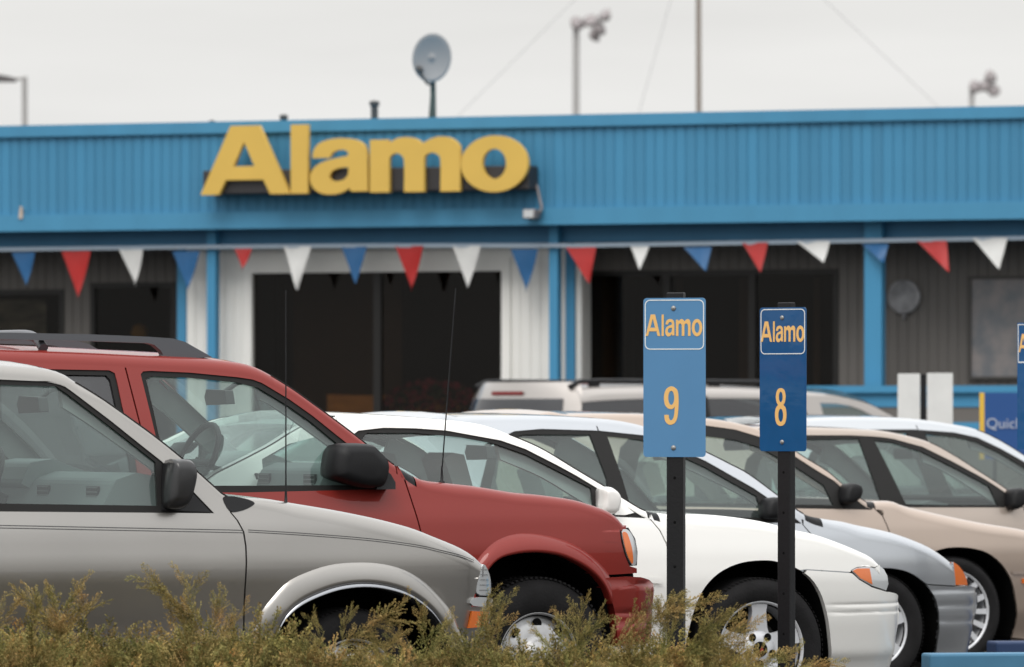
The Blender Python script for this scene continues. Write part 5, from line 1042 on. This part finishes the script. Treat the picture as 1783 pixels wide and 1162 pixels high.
for k in range(9):
    sg = spray_template(rng); P0 = np.array([s_[0] for s_ in sg]); P1 = np.array([s_[1] for s_ in sg]); W_ = np.array([s_[2] for s_ in sg]); Tn = np.array([s_[3] for s_ in sg])
    D = P1-P0; D /= np.linalg.norm(D, axis=1)[:, None]+1e-9; Rn = rng.normal(0, 1, D.shape); A = np.cross(D, Rn); A /= np.linalg.norm(A, axis=1)[:, None]+1e-9; B_ = np.cross(D, A)
    M = P0*.45+P1*.55
    V = np.stack([P0-A*W_[:, None]*.4, M+A*W_[:, None]*.5, P1, M-A*W_[:, None]*.5, M+B_*W_[:, None]*.5, M-B_*W_[:, None]*.5], 1)   # 6 verts, 2 crossed quads
    TPL.append((V.reshape(-1, 3), np.repeat(Tn, 6)))
QF = np.array([[0, 1, 2, 3], [0, 4, 2, 5]])
def make_foliage(name, items, parent, rng):
    VS = []; TS = []; FS = []; off = 0
    for (pos, dirv, sc, tone, roll, k) in items:
        V, Tn = TPL[k]; z = np.array(dirv, float); z /= np.linalg.norm(z); x = np.cross(z, (math.cos(roll), math.sin(roll), .3)); x /= np.linalg.norm(x); y = np.cross(z, x)
        Rm = np.stack([x, y, z], 1); v = (V*sc)@Rm.T+np.array(pos); n = len(v)//6
        VS.append(v); TS.append(np.clip(Tn*.75+tone, 0, 1)); FS.append((QF[None]+(np.arange(n)*6)[:, None, None]).reshape(-1, 4)+off); off += len(v)
    V = np.concatenate(VS); F = np.concatenate(FS); T_ = np.concatenate(TS); me = bpy.data.meshes.new(name); me.vertices.add(len(V)); me.vertices.foreach_set('co', V.ravel().astype(np.float32)); me.loops.add(F.size); me.loops.foreach_set('vertex_index', F.ravel().astype(np.int32)); me.polygons.add(len(F)); me.polygons.foreach_set('loop_start', np.arange(0, F.size, 4, dtype=np.int32)); me.update(calc_edges=True)
    at_ = me.attributes.new('tone', 'FLOAT', 'POINT'); at_.data.foreach_set('value', T_.astype(np.float32)); me.materials.append(JM); o = link(name, me, parent); o['kind'] = 'stuff'; return o
JD = 24.9
BARK = mat('juniper_bark', (.10, .065, .04), .9, bump=.4)
crest_u = [-260, -120, 0, 60, 130, 200, 240, 300, 380, 470, 560, 640, 740, 820, 900, 980, 1060, 1130, 1180, 1240, 1290, 1340, 1400, 1450]
crest_v = [1080, 1075, 1082, 1068, 1078, 1104, 1108, 1080, 1072, 1088, 1100, 1108, 1112, 1104, 1108, 1108, 1108, 1102, 1106, 1116, 1128, 1150, 1172, 1215]
shr = [(-150, 240, 'wide juniper at the far left corner, running out of the frame'), (60, 230, 'juniper with tufts of upright sprays before the truck door'), (340, 210, 'juniper with one long spray reaching up left across the truck door'), (600, 200, 'juniper growing below the wheel arch of the silver pickup'), (850, 190, 'juniper in front of the amber side marker of the pickup'), (1060, 170, 'juniper below the red bumper, at the foot of the number 9 post'), (1260, 170, 'rightmost juniper with thin sprays over the wheel of the white car')]
sc0 = FPX/JD
allp = {i: [] for i in range(len(shr))}
for n_ in range(6200):
    u = rng.uniform(-300, 1440); f_ = rng.random()**.8; dd_ = JD+ (rng.random()-.62)*1.5
    crest = float(np.interp(u, crest_u, crest_v)); w_ = abs(dd_-(JD+.05))/.9
    x_ = (u-CX)/FPX*dd_; zc_ = HC-(crest-YH)/sc0-.068; zsurf = zc_*(1-.55*w_**2)-.03*math.sin(x_*9+dd_*5)-.02*math.sin(x_*23+1)-.10
    depthin = rng.exponential(.05); z_ = max(.05, zsurf-depthin)
    i = min(range(len(shr)), key=lambda j: abs(u-shr[j][0])/shr[j][1]); xc_ = (shr[i][0]-CX)/FPX*JD
    lean_ = np.array(((x_-xc_)*1.3+rng.normal(0, 1.1), (dd_-JD)*.9+rng.normal(0, .5)-.15, rng.uniform(.15, .8)))
    patch = .10*math.sin(x_*5.3+1.7)*math.sin(dd_*6)+.08*math.sin(x_*13+dd_*9)
    tone = .06+patch+rng.normal(0, .12)
    allp[i].append(((x_, dd_, z_), lean_, rng.uniform(.4, .85), tone, rng.uniform(0, 6.28), int(rng.integers(0, 9))))
def jp(u, v, dd_=JD-.1): p = px(u, v, dd_); return (p.x, p.y, p.z)
def sprig(i, u0, v0, u1, v1, n=5, tone=.16, sc=.72, dd_=JD-.15):
    du = (u0-u1)/max(20, v0-v1)*22; u0 += max(-25, min(25, du)); v0 += 26; v1 += 4; sc = min(sc, .72); n += 2   # a leading shoot carried above the mass
    A = np.array(jp(u0, v0, dd_)); B_ = np.array(jp(u1, v1, dd_)); D = B_-A; L_ = np.linalg.norm(D)
    for k in range(n):
        t_ = k/n; pos = A+D*t_+rng.normal(0, .006, 3); allp[i].append((tuple(pos), D/L_+rng.normal(0, .22, 3), sc*(.9-.35*t_)*min(1, L_/.26*1.1), tone+rng.normal(0, .05), rng.uniform(0, 6.28), int(rng.integers(0, 9))))
for a in ((2, 350, 1085, 262, 1006, 7, .12, .75), (2, 345, 1090, 318, 1005, 4, .06, .7), (2, 372, 1090, 390, 1038, 4), (2, 400, 1095, 425, 1062, 3), (2, 330, 1100, 300, 1060, 4), (1, 95, 1085, 40, 1032, 5), (1, 100, 1085, 135, 1022, 5), (1, 105, 1085, 85, 1030, 4), (1, 120, 1090, 158, 1048, 4), (1, 0, 1075, 36, 1042, 3, .2, .6), (1, 60, 1090, 70, 1040, 4),
    (3, 620, 1102, 690, 1058, 6, .15), (3, 600, 1100, 612, 1062, 3), (3, 560, 1100, 545, 1070, 3), (3, 660, 1120, 700, 1108, 4, .2, .7), (3, 655, 1118, 648, 1085, 3, .2), (4, 745, 1110, 735, 1060, 5), (4, 760, 1110, 780, 1075, 4), (4, 830, 1115, 850, 1042, 6, .1), (4, 845, 1115, 880, 1056, 5, .1), (4, 800, 1115, 790, 1085, 3), (4, 700, 1115, 680, 1085, 3),
    (5, 1005, 1120, 1010, 1052, 5, .1), (5, 995, 1115, 972, 1068, 4, .1), (5, 1020, 1115, 1050, 1072, 4, .1), (5, 1070, 1120, 1115, 1062, 5, .15), (5, 950, 1118, 930, 1090, 3), (5, 1090, 1120, 1130, 1078, 4), (6, 1150, 1118, 1152, 1048, 6, .12, .75), (6, 1152, 1062, 1182, 1032, 4, .15, .7), (6, 1150, 1058, 1222, 1040, 5, .2, .8), (6, 1165, 1110, 1185, 1058, 4), (6, 1200, 1125, 1265, 1068, 6, .12), (6, 1215, 1120, 1300, 1090, 7, .15), (6, 1260, 1140, 1290, 1112, 4), (6, 1300, 1160, 1370, 1138, 5, .2), (6, 1340, 1175, 1430, 1150, 6, .2, .8), (6, 1235, 1118, 1230, 1085, 3), (5, 870, 1120, 868, 1070, 3)):
    sprig(*a)
for i, (u_, wd_, lb) in enumerate(shr):
    p = px(u_, 0, JD); o = empty('juniper_shrub', (p.x, p.y, .06), 0); tag(o, 'olive green '+lb, 'shrub', 'junipers in the foreground bed')
    items = [((q[0][0]-p.x, q[0][1]-p.y, q[0][2]-.06),)+q[1:] for q in allp[i]]
    make_foliage('foliage', items, o, rng)
    b = MB(); br = random.Random(i)
    for k in range(26):
        a_ = br.uniform(0, 2*PI); r_ = br.uniform(.15, .5); e_ = Vector((r_*math.cos(a_), r_*math.sin(a_)*.9, br.uniform(.25, .42))); b.tube([(0, 0, 0), e_*.5+Vector((0, 0, .08)), e_], [.014, .009, .004], 5)
    b.build('branches', BARK, o)
    # dense brown inner growth so that nothing shows through the mass
